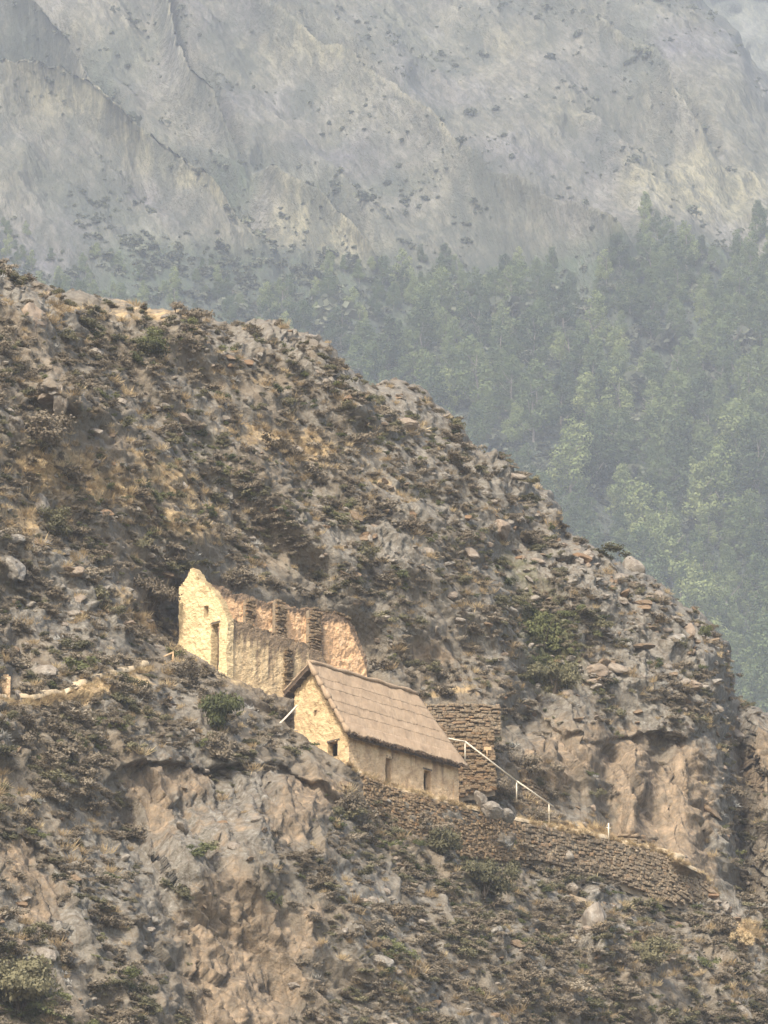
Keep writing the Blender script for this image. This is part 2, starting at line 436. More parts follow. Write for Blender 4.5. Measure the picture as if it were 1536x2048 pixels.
STRUCT = [(445, 1240, 120, 150), (560, 1300, 165, 90), (765, 1475, 160, 100)]
ANCH = [(358, 1294, 357.2), (400, 1322, 355.0), (447, 1356, 353.6), (530, 1392, 356.9), (600, 1420, 358.6), (330, 1250, 359.6), (345, 1180, 361.3), (385, 1128, 363), (440, 1160, 366), (560, 1180, 371), (700, 1225, 375),
        (745, 1310, 375), (697, 1542, 349.3), (735, 1556, 351.0), (800, 1580, 353.4), (918, 1622, 357.4), (600, 1482, 350.5), (850, 1360, 374), (900, 1440, 372), (960, 1500, 372), (650, 1512, 350.0),
        (1000, 1420, 376), (1100, 1600, 374), (560, 1460, 351.5), (500, 1240, 366.5), (560, 1255, 369.5), (620, 1280, 372), (690, 1290, 375), (540, 1330, 367), (640, 1345, 371)]
_an = np.array(ANCH)
def _k(px, py, q): return np.exp(-((px[..., None] - q[:, 0]) ** 2 + (py[..., None] - q[:, 1]) ** 2) / 75.0 ** 2)
_res = _an[:, 2] - planed(_an[:, 0], _an[:, 1]) - steps(_an[:, 0], _an[:, 1])
_K = _k(_an[:, 0], _an[:, 1], _an[:, :2])
_wt = np.linalg.solve(_K + 0.05 * np.eye(len(_an)), _res)

def hill_depth(px, py):
    px = np.asarray(px, float); py = np.asarray(py, float)
    d0 = planed(px, py)
    P = at(px, py, d0)
    k = calm_k(px, py)
    o = steps(px, py) + _k(px, py, _an[:, :2]) @ _wt
    o += k * 3.2 * fbm(P, 1 / 13.0, 2, 3.0)
    s = py - sil(px)
    o += 9.0 * np.exp(-np.maximum(s, 0) / 22.0)
    return d0 + o

def calm_k(px, py):
    calm = np.zeros(px.shape)
    for cx, cy, rx, ry in STRUCT:
        calm = np.maximum(calm, np.exp(-(((px - cx) / rx) ** 2 + ((py - cy) / ry) ** 2) ** 2))
    calm = np.maximum(calm, np.exp(-(np.abs(pl(px, LINE_B) - py + -20) / 60) ** 2) * amp(px, [(560, 0), (640, 1), (1380, 1), (1440, 0)]))
    return 1 - 0.85 * calm
def hill_fine(px, py):
    """small relief pushed out along the hillside normal"""
    P = at(px, py, planed(px, py)); k = calm_k(px, py)
    f = k * (0.7 * fbm(P, 1 / 4.6, 2, 7.0, ridged=True) + 0.22 * fbm(P, 1 / 1.8, 2, 1.0, ridged=True)) + (0.3 + 0.7 * k) * 0.13 * fbm(P, 1 / 0.62, 2, 5.0)
    if px.size > 5000:
        W = P + 0.5 * np.stack([perlin(P, 0.7, 3.0), perlin(P, 0.7, 9.0), perlin(P, 0.7, 15.0)], -1)
        cl = cliff_mask(px, py)
        rk = np.clip(0.25 + 1.1 * fbm(P, 1 / 7.0, 2, 17.0) + 0.5 * rock_mask(px, py), 0, 1) * (1 - cl)
        f += k * rk * (0.34 * blocks(W, 2.1) + 0.2 * blocks(W, 0.85, 37))
        f += k * cl * (0.45 * blocks(W * np.array([1, 1, 0.28]), 2.4, 11) + 0.12 * blocks(W * np.array([1, 1, 0.4]), 0.8, 57) + 0.3 * fbm(P * np.array([1, 1, 0.2]), 1 / 2.2, 2, 9.0))
    return f
def msum(px, py, L):
    o = np.zeros(px.shape)
    for b in L: o = o + b[5] * blob(px, py, *b[:5])
    return o
def cliff_mask(px, py):
    return np.clip(msum(px, py, [(300, 1590, 60, 80, 0, 1.1), (350, 1720, 95, 140, 10, 1.1), (470, 1630, 110, 70, 0, .9), (590, 1610, 65, 85, 0, 1.1), (480, 1960, 150, 160, 15, 1.3), (430, 1830, 80, 90, 0, 1.1), (30, 1720, 50, 80, -20, 1), (110, 1810, 60, 90, 0, .8),
        (1265, 1570, 70, 120, 0, 1.2), (1375, 1610, 70, 150, 5, 1.2), (1330, 1700, 110, 60, 25, .9), (1150, 1520, 90, 90, 0, .9), (1515, 1560, 40, 130, 0, 1), (1060, 1480, 50, 60, 0, .6), (850, 1310, 60, 40, 20, .7)]), 0, 1)
def rock_mask(px, py):
    return np.clip(msum(px, py, [(1290, 1290, 190, 170, 40, 1.), (1200, 1160, 130, 60, 30, .8), (150, 1180, 170, 90, 25, .8), (750, 1080, 260, 120, 20, .5), (60, 620, 70, 30, 20, 1), (560, 690, 110, 40, 20, .6), (800, 800, 120, 60, 40, .6), (1050, 980, 110, 70, 45, .7), (1180, 1830, 80, 110, 0, .9), (100, 790, 60, 50, 0, 1)]), 0, 1)
    return f
def hill_pos(px, py):
    px = np.asarray(px, float); py = np.asarray(py, float)
    return at(px, py, hill_depth(px, py)) + hill_fine(px, py)[..., None] * NRM

NU, NV = 760, 640
us = np.linspace(-420, 1920, NU)
_sn = perlin(np.stack([us / 35.0, us * 0, us * 0], -1)) * 7 + perlin(np.stack([us / 11.0, us * 0 + 3, us * 0], -1)) * 4
SILN = sil(us) + _sn
vs_ = np.linspace(0, 1, NV)
PX = np.repeat(us[None], NV, 0)
PY = 2280 + (SILN[None] - 2280) * vs_[:, None]
G = hill_pos(PX, PY)

def zones(px, py, P):
    n = fbm(P, 1 / 5.0, 3, 21.0)
    rock = np.full(px.shape, 0.36); earth = np.zeros(px.shape); grass = np.zeros(px.shape); green = np.zeros(px.shape)
    for b in [(1290, 1300, 190, 190, 40, .5), (1200, 1160, 130, 60, 30, .4), (350, 1720, 90, 130, 10, .5), (470, 1620, 110, 70, 0, .45), (110, 1820, 90, 120, 0, .35), (1180, 1830, 70, 110, 0, .4), (750, 1080, 260, 120, 20, .2),
              (150, 1180, 170, 90, 25, .35), (560, 690, 110, 40, 20, .3), (800, 800, 120, 60, 40, .3), (1050, 980, 110, 70, 45, .3), (60, 620, 70, 30, 20, .5), (700, 1780, 100, 50, 20, .3), (1420, 1650, 40, 140, 0, .45),
              (980, 1615, 50, 30, 0, .6), (30, 700, 80, 120, 0, -.1), (1480, 1450, 60, 50, 0, .4), (860, 950, 200, 100, 30, .2)]:
        rock += b[5] * blob(px, py, *b[:5])
    for b in [(275, 1560, 40, 45, 0, .9), (315, 1625, 25, 55, -15, .9), (590, 1610, 55, 80, 0, .85), (480, 1960, 125, 130, 20, 1.1), (440, 1830, 60, 90, 0, .8), (30, 1720, 40, 60, -20, .9), (110, 1790, 40, 50, 0, .5), (230, 1960, 60, 80, 0, .4),
              (1265, 1550, 35, 90, 0, .95), (1370, 1590, 50, 120, 5, .9), (1330, 1710, 110, 60, 25, .85), (1150, 1500, 90, 90, 0, .5), (850, 1310, 70, 45, 20, .6), (1515, 1530, 35, 80, 0, .8), (640, 1830, 60, 45, 0, .5), (20, 1370, 22, 45, 0, .5),
              (1060, 1580, 80, 60, 20, .4), (700, 1590, 70, 40, 25, .6), (370, 1560, 60, 30, 0, .5), (930, 1390, 70, 25, 0, .45), (60, 1850, 40, 60, 0, .5), (600, 1430, 60, 20, 20, .4)]:
        earth += b[5] * blob(px, py, *b[:5])
    for b in [(150, 950, 190, 45, 15, .75), (330, 960, 120, 30, 40, .7), (60, 1050, 90, 50, 0, .6), (360, 1060, 140, 28, 20, .65), (600, 890, 110, 35, 10, .6), (640, 660, 90, 20, 10, .7), (170, 1385, 170, 22, -14, .8), (1160, 1660, 130, 14, 12, .9),
              (1485, 1872, 30, 22, 0, 1.), (900, 1388, 60, 10, 0, .8), (270, 630, 200, 20, 5, .5), (1010, 1590, 70, 20, 30, .6), (250, 1180, 60, 60, 45, .45), (560, 980, 120, 30, 20, .35), (300, 1250, 60, 20, 20, .6), (520, 760, 110, 25, 10, .45),
              (470, 1370, 90, 12, 20, .5), (700, 950, 160, 40, 20, .3), (860, 1660, 130, 40, 15, .35), (1300, 1920, 100, 40, 30, .25)]:
        grass += b[5] * blob(px, py, *b[:5])
    for b in [(1080, 1250, 60, 110, -20, .8), (1110, 1350, 50, 60, 0, .7), (960, 1760, 70, 50, 30, .6), (310, 690, 70, 35, 0, .5), (400, 900, 90, 90, 40, .35), (640, 1150, 130, 40, 0, .35), (1000, 1130, 60, 40, 0, .4), (50, 2000, 80, 60, 0, .6), (840, 900, 120, 50, 10, .2)]:
        green += b[5] * blob(px, py, *b[:5])
    earth = 0.85 * earth + 0.24 * cliff_mask(px, py)
    return np.stack([rock + 0.35 * n, earth + 0.25 * n * (earth > 0.1), grass + 0.3 * n, green], -1)

ZON = zones(PX, PY, G)
# back of the ridge (drops away behind the skyline) and the foot of the hill below the frame
back = []
for k in range(1, 16):
    e = G[-1] + np.array([-0.25, 0.75, -0.32]) * (k ** 1.6) * 1.1
    e[:, 2] += perlin(e, 1 / 9.0) * min(k * 0.4, 3)
    back.append(e)
foot = []
for k in range(12, 0, -1):
    f = k / 12.0
    e = G[0].copy(); z0 = e[:, 2].copy()
    e[:, 2] = z0 * (1 - f) + (-3.0) * f
    e[:, 1] -= (z0 + 3) * f * 0.75; e[:, 0] += (z0 + 3) * f * 0.25
    foot.append(e)
GG = np.concatenate([np.array(foot), G, np.array(back)], 0)
ZZ = np.concatenate([np.repeat(ZON[:1], 12, 0), ZON, np.repeat(ZON[-1:], 15, 0)], 0)
hill = link('hillside', sheet('hillside', GG, {'zone': np.clip(ZZ, 0, 1.2)}), M_hill)
tag(hill, 'steep rocky near hillside with dry scrub and bare cliff faces', kind='structure')

gn = np.zeros_like(G)
du = np.gradient(G, axis=1); dv = np.gradient(G, axis=0)
gn = np.cross(du, dv); gn /= np.linalg.norm(gn, axis=2)[..., None] + 1e-9
gn[(gn @ FW) > 0] *= -1

# ------------------------------------------------------------------ far mountain slopes
MAL = R(40); MAZ = R(18)
MN = np.array([math.sin(MAZ) * math.sin(MAL), -math.cos(MAZ) * math.sin(MAL), math.cos(MAL)])
MS = 1.5
MO = at(768, 1250, 1130 * MS)
CREST = [  # (line, step amplitude in metres behind the crest, decay px)
    ([(-450, -150), (-100, 80), (0, 168), (110, 195), (200, 262), (290, 312), (400, 408), (500, 488), (560, 540)], [(-400, 60), (100, 60), (400, 60), (540, 10), (560, 0)], 80),
    ([(-300, -200), (-20, 5), (60, 62), (120, 112), (165, 165), (230, 240), (270, 290)], [(-300, 60), (0, 60), (200, 50), (270, 0)], 60),
    ([(300, -60), (335, 60), (350, 120), (375, 170), (420, 215), (450, 275), (500, 360)], [(300, 50), (440, 50), (500, 0)], 60),
    ([(500, 345), (540, 380), (640, 440), (760, 545), (800, 570)], [(500, 0), (540, 40), (700, 45), (800, 0)], 60),
    ([(300, -200), (560, 60), (700, 165), (760, 218), (850, 300), (930, 380), (1060, 432), (1130, 455), (1200, 500), (1270, 566)], [(300, 40), (600, 60), (900, 60), (1200, 70), (1260, 40), (1275, 0)], 100),
    ([(900, -150), (1100, 20), (1200, 90), (1290, 150), (1330, 215), (1400, 285), (1450, 330)], [(900, 60), (1200, 70), (1380, 50), (1450, 0)], 80),
    ([(1150, 240), (1250, 300), (1330, 330), (1400, 345)], [(1150, 0), (1250, 25), (1400, 0)], 40),
    ([(600, 620), (900, 700), (1100, 800), (1300, 950), (1500, 1100), (1800, 1300)], [(600, 0), (900, 25), (1500, 30), (1800, 30)], 90),
    ([(900, 560), (1100, 640), (1300, 760), (1536, 900), (1800, 1000)], [(900, 0), (1100, 25), (1800, 30)], 70),
]
def mplaned(px, py):
    d = FW + RT * (np.asarray(px, float)[..., None] - 768) / FOC + UP * (1024 - np.asarray(py, float)[..., None]) / FOC
    return ((MO - C0) @ MN) / (d @ MN)
def msil(px): return np.interp(px, [-450, 1250, 1370, 1405, 1465, 1500, 1536, 1700, 1950], [-230, -230, -120, 0, 62, 132, 165, 290, 420])
def mtn_depth(px, py):
    px = np.asarray(px, float); py = np.asarray(py, float)
    d0 = mplaned(px, py); P = at(px, py, d0)
    o = np.zeros(px.shape)
    for L, am, dec in CREST:
        L = np.array(L, float); s = pl(px, L) - py
        inside = (px > L[0, 0]) & (px < L[-1, 0])
        o += 1.25 * MS * inside * amp(px, am) * (sstep(s, -1, 14) * np.exp(-np.maximum(s, 0) / dec) - 0.5 * np.exp(-np.abs(s) / dec) * (s < 0) - 0.5 * np.exp(-np.abs(s) / dec) * (s >= 0))
    s = py - msil(px)
    o += 90 * MS * np.exp(-np.maximum(s, 0) / 25.0)
    return d0 + o
def mtn_pos(px, py):
    px = np.asarray(px, float); py = np.asarray(py, float)
    P = at(px, py, mplaned(px, py))
    # spurs and gullies that run down the slope towards the right
    rot = R(-38); c, s_ = math.cos(rot), math.sin(rot)
    u = ((px - 768) * c - (py - 400) * s_) / 100.0; v = ((px - 768) * s_ + (py - 400) * c) / 100.0
    wob = 0.25 * perlin(np.stack([u, v, u * 0 + 1.0], -1), 0.8)
    q = np.stack([u * 0.3 + wob, v * 1.1 + wob, u * 0 + 4.0], -1)
    up = sstep(-py, -700, -350); Pm = P * np.array([1, .25, .45]) / MS
    f = MS * ((3 + 3.5 * up) * fbm(q, 0.7, 5, 2.0, 0.5, ridged=True) + 4.0 * fbm(Pm, 1 / 50.0, 4, 5.0) + 0.9 * fbm(Pm, 1 / 9.0, 3, 8.0))
    for L, am, dec in CREST[:7]:
        L = np.array(L, float); s = pl(px, L) - py; inside = (px > L[0, 0]) & (px < L[-1, 0]); w_ = inside * np.clip(amp(px, am) / 45, 0, 1.3)
        f = f + w_ * MS * (7 * np.exp(-np.abs(s + 6) / 38) - 8 * np.exp(-((s - 38) / 30) ** 2))
    return at(px, py, mtn_depth(px, py)) + f[..., None] * MN
MU, MV = 520, 440
mu = np.linspace(-420, 1930, MU); mv = np.linspace(0, 1, MV)
MPX = np.repeat(mu[None], MV, 0)
MPY = 1620 + (msil(mu)[None] + perlin(np.stack([mu / 40, mu * 0, mu * 0], -1)) * 8 - 1620) * mv[:, None]
MG = mtn_pos(MPX, MPY)
n = fbm(MG / MS, 1 / 45.0, 3, 31.0); n2 = fbm(MG / MS, 1 / 110.0, 2, 35.0)
rock = 0.35 + 0.5 * n + 0.3 * n2
tan_ = 0.12 + 0.5 * n2
for b in [(90, 220, 180, 40, 25, .7), (300, 330, 160, 25, 38, .7), (440, 440, 110, 16, 40, .7), (640, 490, 110, 60, 30, 1.1), (870, 260, 130, 30, 35, .45), (640, 130, 120, 30, 20, .4), (1400, 370, 160, 60, 0, .55), (1220, 520, 60, 14, 45, .8), (900, 350, 70, 30, 30, .5), (1130, 250, 80, 30, 0, .3)]:
    tan_ = tan_ + b[5] * blob(MPX, MPY, *b[:5])
rock = rock - 0.35 * (tan_ > 0.5)
green = 0.12 + 0.45 * fbm(MG / MS, 1 / 50.0, 2, 77.0) + sstep(MPY, 480, 620) * 1.1
for L, am, dec in CREST[:6]:
    L = np.array(L, float); s = pl(MPX, L) - MPY
    green = green + 0.75 * sstep(s, -2, 10) * np.exp(-np.maximum(s - 25, 0) / 28) * np.clip(amp(MPX, am) / 40, 0, 1)
    tan_ = tan_ + 0.35 * np.exp(-((s + 10) / 10) ** 2) * np.clip(amp(MPX, am) / 40, 0, 1)
for b in [(1370, 520, 120, 70, 10, .7), (470, 380, 60, 50, 35, .4), (250, 480, 300, 60, 20, .25), (1290, 60, 60, 50, 30, .4)]:
    green = green + b[5] * blob(MPX, MPY, *b[:5])
mback = [MG[-1] + np.array([0, 30.0, -14.0]) * (k ** 1.5) for k in range(1, 7)]
MGG = np.concatenate([MG, np.array(mback)], 0)
mz = np.stack([rock, tan_, green, green * 0 + 1], -1)
mz = np.concatenate([mz, np.repeat(mz[-1:], 6, 0)], 0)
def flow_of(Gm):
    X = Gm[..., 0]; L = (Gm[..., 1] * 0.77 + Gm[..., 2] * 0.64) * 0.34
    a_ = R(-40); u = X * math.cos(a_) + L * math.sin(a_); v = -X * math.sin(a_) + L * math.cos(a_)
    return np.stack([u * 0.45 / 100, v / 100, u * 0, u * 0 + 1], -1)
mtn = link('mountain', sheet('mountain', MGG, {'zone': np.clip(mz, 0, 1.2), 'flow': flow_of(MGG)}), M_mtn)
tag(mtn, 'hazy dry mountain slope with spurs, gullies and wooded foot', kind='structure')
# a more distant slope behind the right hand ridge
fu = np.linspace(1150, 2000, 90); fv = np.linspace(0, 1, 50)
FX = np.repeat(fu[None], 50, 0); FY = 420 + (-190 - 420) * fv[:, None] + 0 * FX
FD = 3150 + (420 - FY) * 0.75 + (FX - 1150) * 0.1
FP = at(FX, FY, FD)
FD = FD + 40 * fbm(FP, 1 / 90.0, 4, 15.0, ridged=True)
FP = at(FX, FY, FD)
FP = np.concatenate([FP, np.array([FP[-1] + np.array([0, 30.0, -15]) * k for k in range(1, 4)])], 0)
fz = np.zeros(FP.shape[:2] + (4,)); fz[..., 0] = 0.3; fz[..., 2] = 0.45
far = link('far_mountain', sheet('far_mountain', FP, {'zone': fz, 'flow': flow_of(FP)}), M_mtn)
tag(far, 'distant blue mountain slope behind the ridge', kind='structure')

# valley floor, one sheet under everything
gx = np.linspace(-640, 640, 40); gy = np.linspace(-55, 3950, 80)
GXX, GYY = np.meshgrid(gx, gy)
gz = 0.0 + 0.5 * perlin(np.stack([GXX, GYY, GXX * 0], -1), 1 / 60.0)
ground = link('ground', sheet('ground', np.stack([GXX, GYY, gz], -1)), mat_simple('valley_ground', [(0.3, (0.07, 0.065, 0.035)), (0.7, (0.17, 0.14, 0.08))], 0.05, 0.5, 0.4))
tag(ground, 'flat valley floor', kind='structure')

# ------------------------------------------------------------------ prototype meshes
def rock_mesh(name, seed, sub=3, flat=0.7, cuts=7):
    rg = np.random.default_rng(seed)
    bm = bmesh.new(); bmesh.ops.create_icosphere(bm, subdivisions=sub, radius=1.0)
    V = np.array([v.co[:] for v in bm.verts])
    for _ in range(cuts):
        d = rg.normal(size=3); d /= np.linalg.norm(d); h = rg.uniform(0.5, 0.85)
        t = np.maximum(V @ d - h, 0); V -= t[:, None] * d * 0.92
    V *= (1 + 0.16 * fbm(V, 1.7, 3, seed * 3.3))[:, None]
    V *= np.array([rg.uniform(0.9, 1.3), rg.uniform(0.75, 1.0), flat * rg.uniform(0.8, 1.15)])
    for v, c in zip(bm.verts, V): v.co = c
    me = bpy.data.meshes.new(name); bm.to_mesh(me); bm.free()
    for p in me.polygons: p.use_smooth = False
    return me

def leaf_quads(centers, dirs, L, W, rg, jit=0.9, face=None):
    n = len(centers)
    d = dirs + rg.normal(size=(n, 3)) * jit; d /= np.linalg.norm(d, axis=1)[:, None] + 1e-9
    if face is None:
        s = np.cross(d, rg.normal(size=(n, 3)))
    else:                                  # leaf blades that face outwards
        nn = face + rg.normal(size=(n, 3)) * 0.45
        d = d - nn * ((d * nn).sum(1) / (nn * nn).sum(1))[:, None]; d /= np.linalg.norm(d, axis=1)[:, None] + 1e-9
        s = np.cross(d, nn)
    s /= np.linalg.norm(s, axis=1)[:, None] + 1e-9
    l = L * rg.uniform(0.6, 1.4, n)[:, None]; ww = W * rg.uniform(0.6, 1.4, n)[:, None]
    V = np.stack([centers - s * ww * 0.5, centers + d * l * 0.5 - s * ww * 0.1 + s * ww, centers + d * l, centers + d * l * 0.5 - s * ww], 1)
    return V.reshape(-1, 3)

def shrub_mesh(name, seed, n=230, L=0.26, W=0.075, tall=0.8, clumps=6, up=0.5):
    rg = np.random.default_rng(seed)
    cl = rg.normal(size=(clumps, 3)) * np.array([0.42, 0.42, 0.2 * tall]) + np.array([0, 0, 0.42 * tall])
    k = rg.integers(0, clumps, n)
    d = rg.normal(size=(n, 3)); d[:, 2] = np.abs(d[:, 2]) * 0.9; d /= np.linalg.norm(d, axis=1)[:, None]
    r = rg.uniform(0.12, 0.42, n)[:, None]
    c = cl[k] + d * r * np.array([1, 1, tall]); c[:, 2] = np.maximum(c[:, 2], -0.05)
    V = leaf_quads(c, d + np.array([0, 0, up]), L, W, rg, 0.9, d)
    return mesh_np(name, V, np.arange(len(V)).reshape(-1, 4), smooth=False)

def tuft_mesh(name, seed, n=110, L=0.9, W=0.03, spread=0.55):
    rg = np.random.default_rng(seed)
    c = rg.normal(size=(n, 3)) * np.array([0.3, 0.3, 0.0])
    d = c * np.array([1, 1, 0]) * 1.1 + np.array([0, 0, 1.0])
    V = leaf_quads(c, d, L, W, rg, spread)
    return mesh_np(name, V, np.arange(len(V)).reshape(-1, 4), smooth=False)

def crown_mesh(name, seed, H, n_cl=17, per=330, L=0.5, W=0.26, wid=0.2, low=0.25):
    """upright eucalyptus crown: leaf clumps round a leaning axis, wide low down, pointed above"""
    rg = np.random.default_rng(seed)
    lean = rg.normal(size=2) * 0.05 * H
    C = []; Dn = []
    for k in range(n_cl):
        t = (k + rg.uniform(0, 0.9)) / n_cl
        f = low + (0.97 - low) * t
        prof = wid * H * (0.5 + 0.75 * math.sin(math.pi * (0.25 + 0.6 * t))) * (1.0 - 0.62 * t)
        an = k * 2.4 + rg.uniform(-0.6, 0.6); rr = prof * rg.uniform(0.35, 0.95)
        cen = np.array([math.cos(an) * rr + lean[0] * f, math.sin(an) * rr + lean[1] * f, f * H])
        cr = wid * H * rg.uniform(0.34, 0.62) * (1.1 - 0.55 * t); n_ = int(per * (cr / (0.5 * wid * H)) ** 2 * 0.8)
        d = rg.normal(size=(n_, 3)); d /= np.linalg.norm(d, axis=1)[:, None]
        bump = 1 + 0.25 * perlin(d * 1.0 + cen, 1.6)
        C.append(cen + d * (cr * bump * rg.uniform(0.6, 1.05, n_))[:, None] * np.array([1, 1, 1.15])); Dn.append(d)
    C = np.concatenate(C); Dn = np.concatenate(Dn)
    V = leaf_quads(C, Dn * 0.3 + np.array([0, 0, -0.25]), L, W, rg, 0.9, Dn)
    return mesh_np(name, V, np.arange(len(V)).reshape(-1, 4), smooth=False)

def tube(bm, pts, rads, seg=6):
    rings = []
    for i, p in enumerate(pts):
        p = Vector(p); q = Vector(pts[min(i + 1, len(pts) - 1)]) - Vector(pts[max(i - 1, 0)])
        t = q.normalized(); s = t.cross(Vector((0.3, 0.9, 0.2))).normalized(); u = t.cross(s)
        rings.append([bm.verts.new(p + (s * math.cos(2 * math.pi * j / seg) + u * math.sin(2 * math.pi * j / seg)) * rads[i]) for j in range(seg)])
    for r0, r1 in zip(rings[:-1], rings[1:]):
        for j in range(seg):
            bm.faces.new((r0[j], r0[(j + 1) % seg], r1[(j + 1) % seg], r1[j]))
    bm.faces.new(rings[0][::-1]); bm.faces.new(rings[-1])

def to_mesh(bm, name, smooth=False):
    bmesh.ops.recalc_face_normals(bm, faces=bm.faces)
    me = bpy.data.meshes.new(name); bm.to_mesh(me); bm.free()
    for p in me.polygons: p.use_smooth = smooth
    return me

def trunk_mesh(name, seed, H):
    rg = random.Random(seed); bm = bmesh.new()
    pts = [(rg.gauss(0, 0.012) * H * (i > 0), rg.gauss(0, 0.012) * H * (i > 0), -0.6 + H * 0.16 * i) for i in range(6)]
    tube(bm, pts, [0.016 * H * (1 - 0.15 * i) for i in range(6)])
    for k in range(5):
        i = 1 + k % 4; p = Vector(pts[i]); an = rg.uniform(0, 6.28); l = H * rg.uniform(0.12, 0.2)
        e = p + Vector((math.cos(an) * l, math.sin(an) * l, l * 0.9))
        tube(bm, [p, (p + e) / 2 + Vector((0, 0, -0.03 * H)), e], [0.009 * H, 0.007 * H, 0.004 * H], 5)
    return to_mesh(bm, name)

def stem_mesh(name, seed):
    rg = random.Random(seed); bm = bmesh.new()
    for k in range(9):
        an = rg.uniform(0, 6.28); r = rg.uniform(0.2, 0.55)
        e = Vector((math.cos(an) * r, math.sin(an) * r, rg.uniform(0.5, 0.85)))
        tube(bm, [(0, 0, -0.2), e * 0.5 + Vector((0, 0, 0.05)), e], [0.03, 0.02, 0.008], 4)
    return to_mesh(bm, name)

def setmat(me, m): me.materials.append(m); return me
ROCKS = [setmat(rock_mesh('rock', 40 + i), M_rock if i % 4 else M_brock) for i in range(8)]
SHR_T = [setmat(shrub_mesh('shrub', 60 + i, 760, 0.19, 0.05, 0.8, 8, 0.7), M_twig) for i in range(5)]
SHR_O = [setmat(shrub_mesh('shrub', 70 + i, 720, 0.14, 0.065, 0.85, 8, 0.4), M_olive) for i in range(4)]
SHR_G = [setmat(shrub_mesh('shrub', 80 + i, 720, 0.13, 0.07, 0.95, 8, 0.3), M_green) for i in range(3)]
TUFT = [setmat(tuft_mesh('grass_tuft', 90 + i), M_straw) for i in range(4)]
SILV = [setmat(tuft_mesh('silver_tuft', 95 + i, 70, 0.55, 0.06, 0.9), M_silver) for i in range(3)]
MSCR = [setmat(shrub_mesh('scrub', 110 + i, 110, 0.42, 0.24, 0.9, 5, 0.3), M_scrub) for i in range(3)]
TH = [15, 17, 20, 15.5, 18, 21, 14.5, 17.5]
CROWN = [setmat(crown_mesh('crown', 120 + i, TH[i], wid=[0.26, 0.2, 0.21, 0.3, 0.25, 0.19, 0.32, 0.23][i], low=[.12, .2, .18, .1, .15, .2, .08, .15][i]), M_euc) for i in range(8)]
TRUNK = [setmat(trunk_mesh('trunk', 130 + i, TH[i]), M_bark) for i in range(8)]

# ------------------------------------------------------------------ scattering (one object of uncountable stuff)
def scatter(name, meshes_list, P, rot, scl, idx, label, cat=None, extra=None):
    """instances of small meshes on points; meshes_list items are lists of meshes joined as one instance"""
    src = bpy.data.collections.new(name + '_sources')
    for i, ml in enumerate(meshes_list):
        o = bpy.data.objects.new('%s_source_%02d' % (name, i), ml); src.objects.link(o)
    me = bpy.data.meshes.new(name)
    me.vertices.add(len(P)); me.vertices.foreach_set('co', np.asarray(P, np.float32).ravel())
    a = me.attributes.new('rot', 'FLOAT_VECTOR', 'POINT'); a.data.foreach_set('vector', np.asarray(rot, np.float32).ravel())
    a = me.attributes.new('scl', 'FLOAT_VECTOR', 'POINT'); a.data.foreach_set('vector', np.asarray(scl, np.float32).ravel())
    a = me.attributes.new('idx', 'INT', 'POINT'); a.data.foreach_set('value', np.asarray(idx, np.int32))
    o = link(name, me)
    ng = bpy.data.node_groups.new(name, 'GeometryNodeTree')
    ng.interface.new_socket('Geometry', in_out='INPUT', socket_type='NodeSocketGeometry')
    ng.interface.new_socket('Geometry', in_out='OUTPUT', socket_type='NodeSocketGeometry')
    N = ng.nodes; gi = N.new('NodeGroupInput'); go = N.new('NodeGroupOutput')
    ip = N.new('GeometryNodeInstanceOnPoints'); ci = N.new('GeometryNodeCollectionInfo')
    ci.inputs['Collection'].default_value = src
    ci.inputs['Separate Children'].default_value = True; ci.inputs['Reset Children'].default_value = True
    def attr(nm, ty):
        x = N.new('GeometryNodeInputNamedAttribute'); x.data_type = ty; x.inputs['Name'].default_value = nm; return x.outputs['Attribute']
    er = N.new('FunctionNodeEulerToRotation')
    ng.links.new(attr('rot', 'FLOAT_VECTOR'), er.inputs[0])
    ng.links.new(gi.outputs[0], ip.inputs['Points']); ng.links.new(ci.outputs[0], ip.inputs['Instance'])
    ip.inputs['Pick Instance'].default_value = True
    ng.links.new(attr('idx', 'INT'), ip.inputs['Instance Index'])
    ng.links.new(er.outputs[0], ip.inputs['Rotation']); ng.links.new(attr('scl', 'FLOAT_VECTOR'), ip.inputs['Scale'])
    ng.links.new(ip.outputs[0], go.inputs[0])
    md = o.modifiers.new('scatter', 'NODES'); md.node_group = ng
    return tag(o, label, None, None, 'stuff')

FLIGHT = [(-40, 1400), (0, 1406), (60, 1407), (130, 1393), (180, 1370), (228, 1357), (262, 1345), (300, 1335)]
def blocked(px, py):
    """pixels where buildings, walls and the path stand: keep scatter off them"""
    b = np.zeros(px.shape, bool)
    polys = [[(345, 1285), (352, 1160), (385, 1130), (470, 1175), (745, 1225), (745, 1345), (840, 1375), (950, 1540), (925, 1622), (780, 1578), (700, 1548), (650, 1520), (590, 1485), (555, 1455), (590, 1412), (530, 1400), (447, 1372), (400, 1335)],
             [(720, 1545), (925, 1610), (1200, 1670), (1330, 1700), (1440, 1790), (1330, 1770), (1250, 1745), (1040, 1690), (900, 1660), (800, 1620), (720, 1570)],
             [(855, 1395), (1000, 1400), (1000, 1450), (975, 1455), (975, 1525), (940, 1540), (890, 1460)], [(1212, 1662), (1325, 1668), (1325, 1705), (1212, 1680)]]
    b |= segdist(px, py, np.array(FLIGHT, float) + np.array([0, 5.0])) < 13
    for p in polys:
        p = np.array(p, float); ins = np.zeros(px.shape, bool); j = len(p) - 1
        for i in range(len(p)):
            c = ((p[i, 1] > py) != (p[j, 1] > py)) & (px < (p[j, 0] - p[i, 0]) * (py - p[i, 1]) / (p[j, 1] - p[i, 1] + 1e-9) + p[i, 0])
            ins ^= c; j = i
        b |= ins
    return b

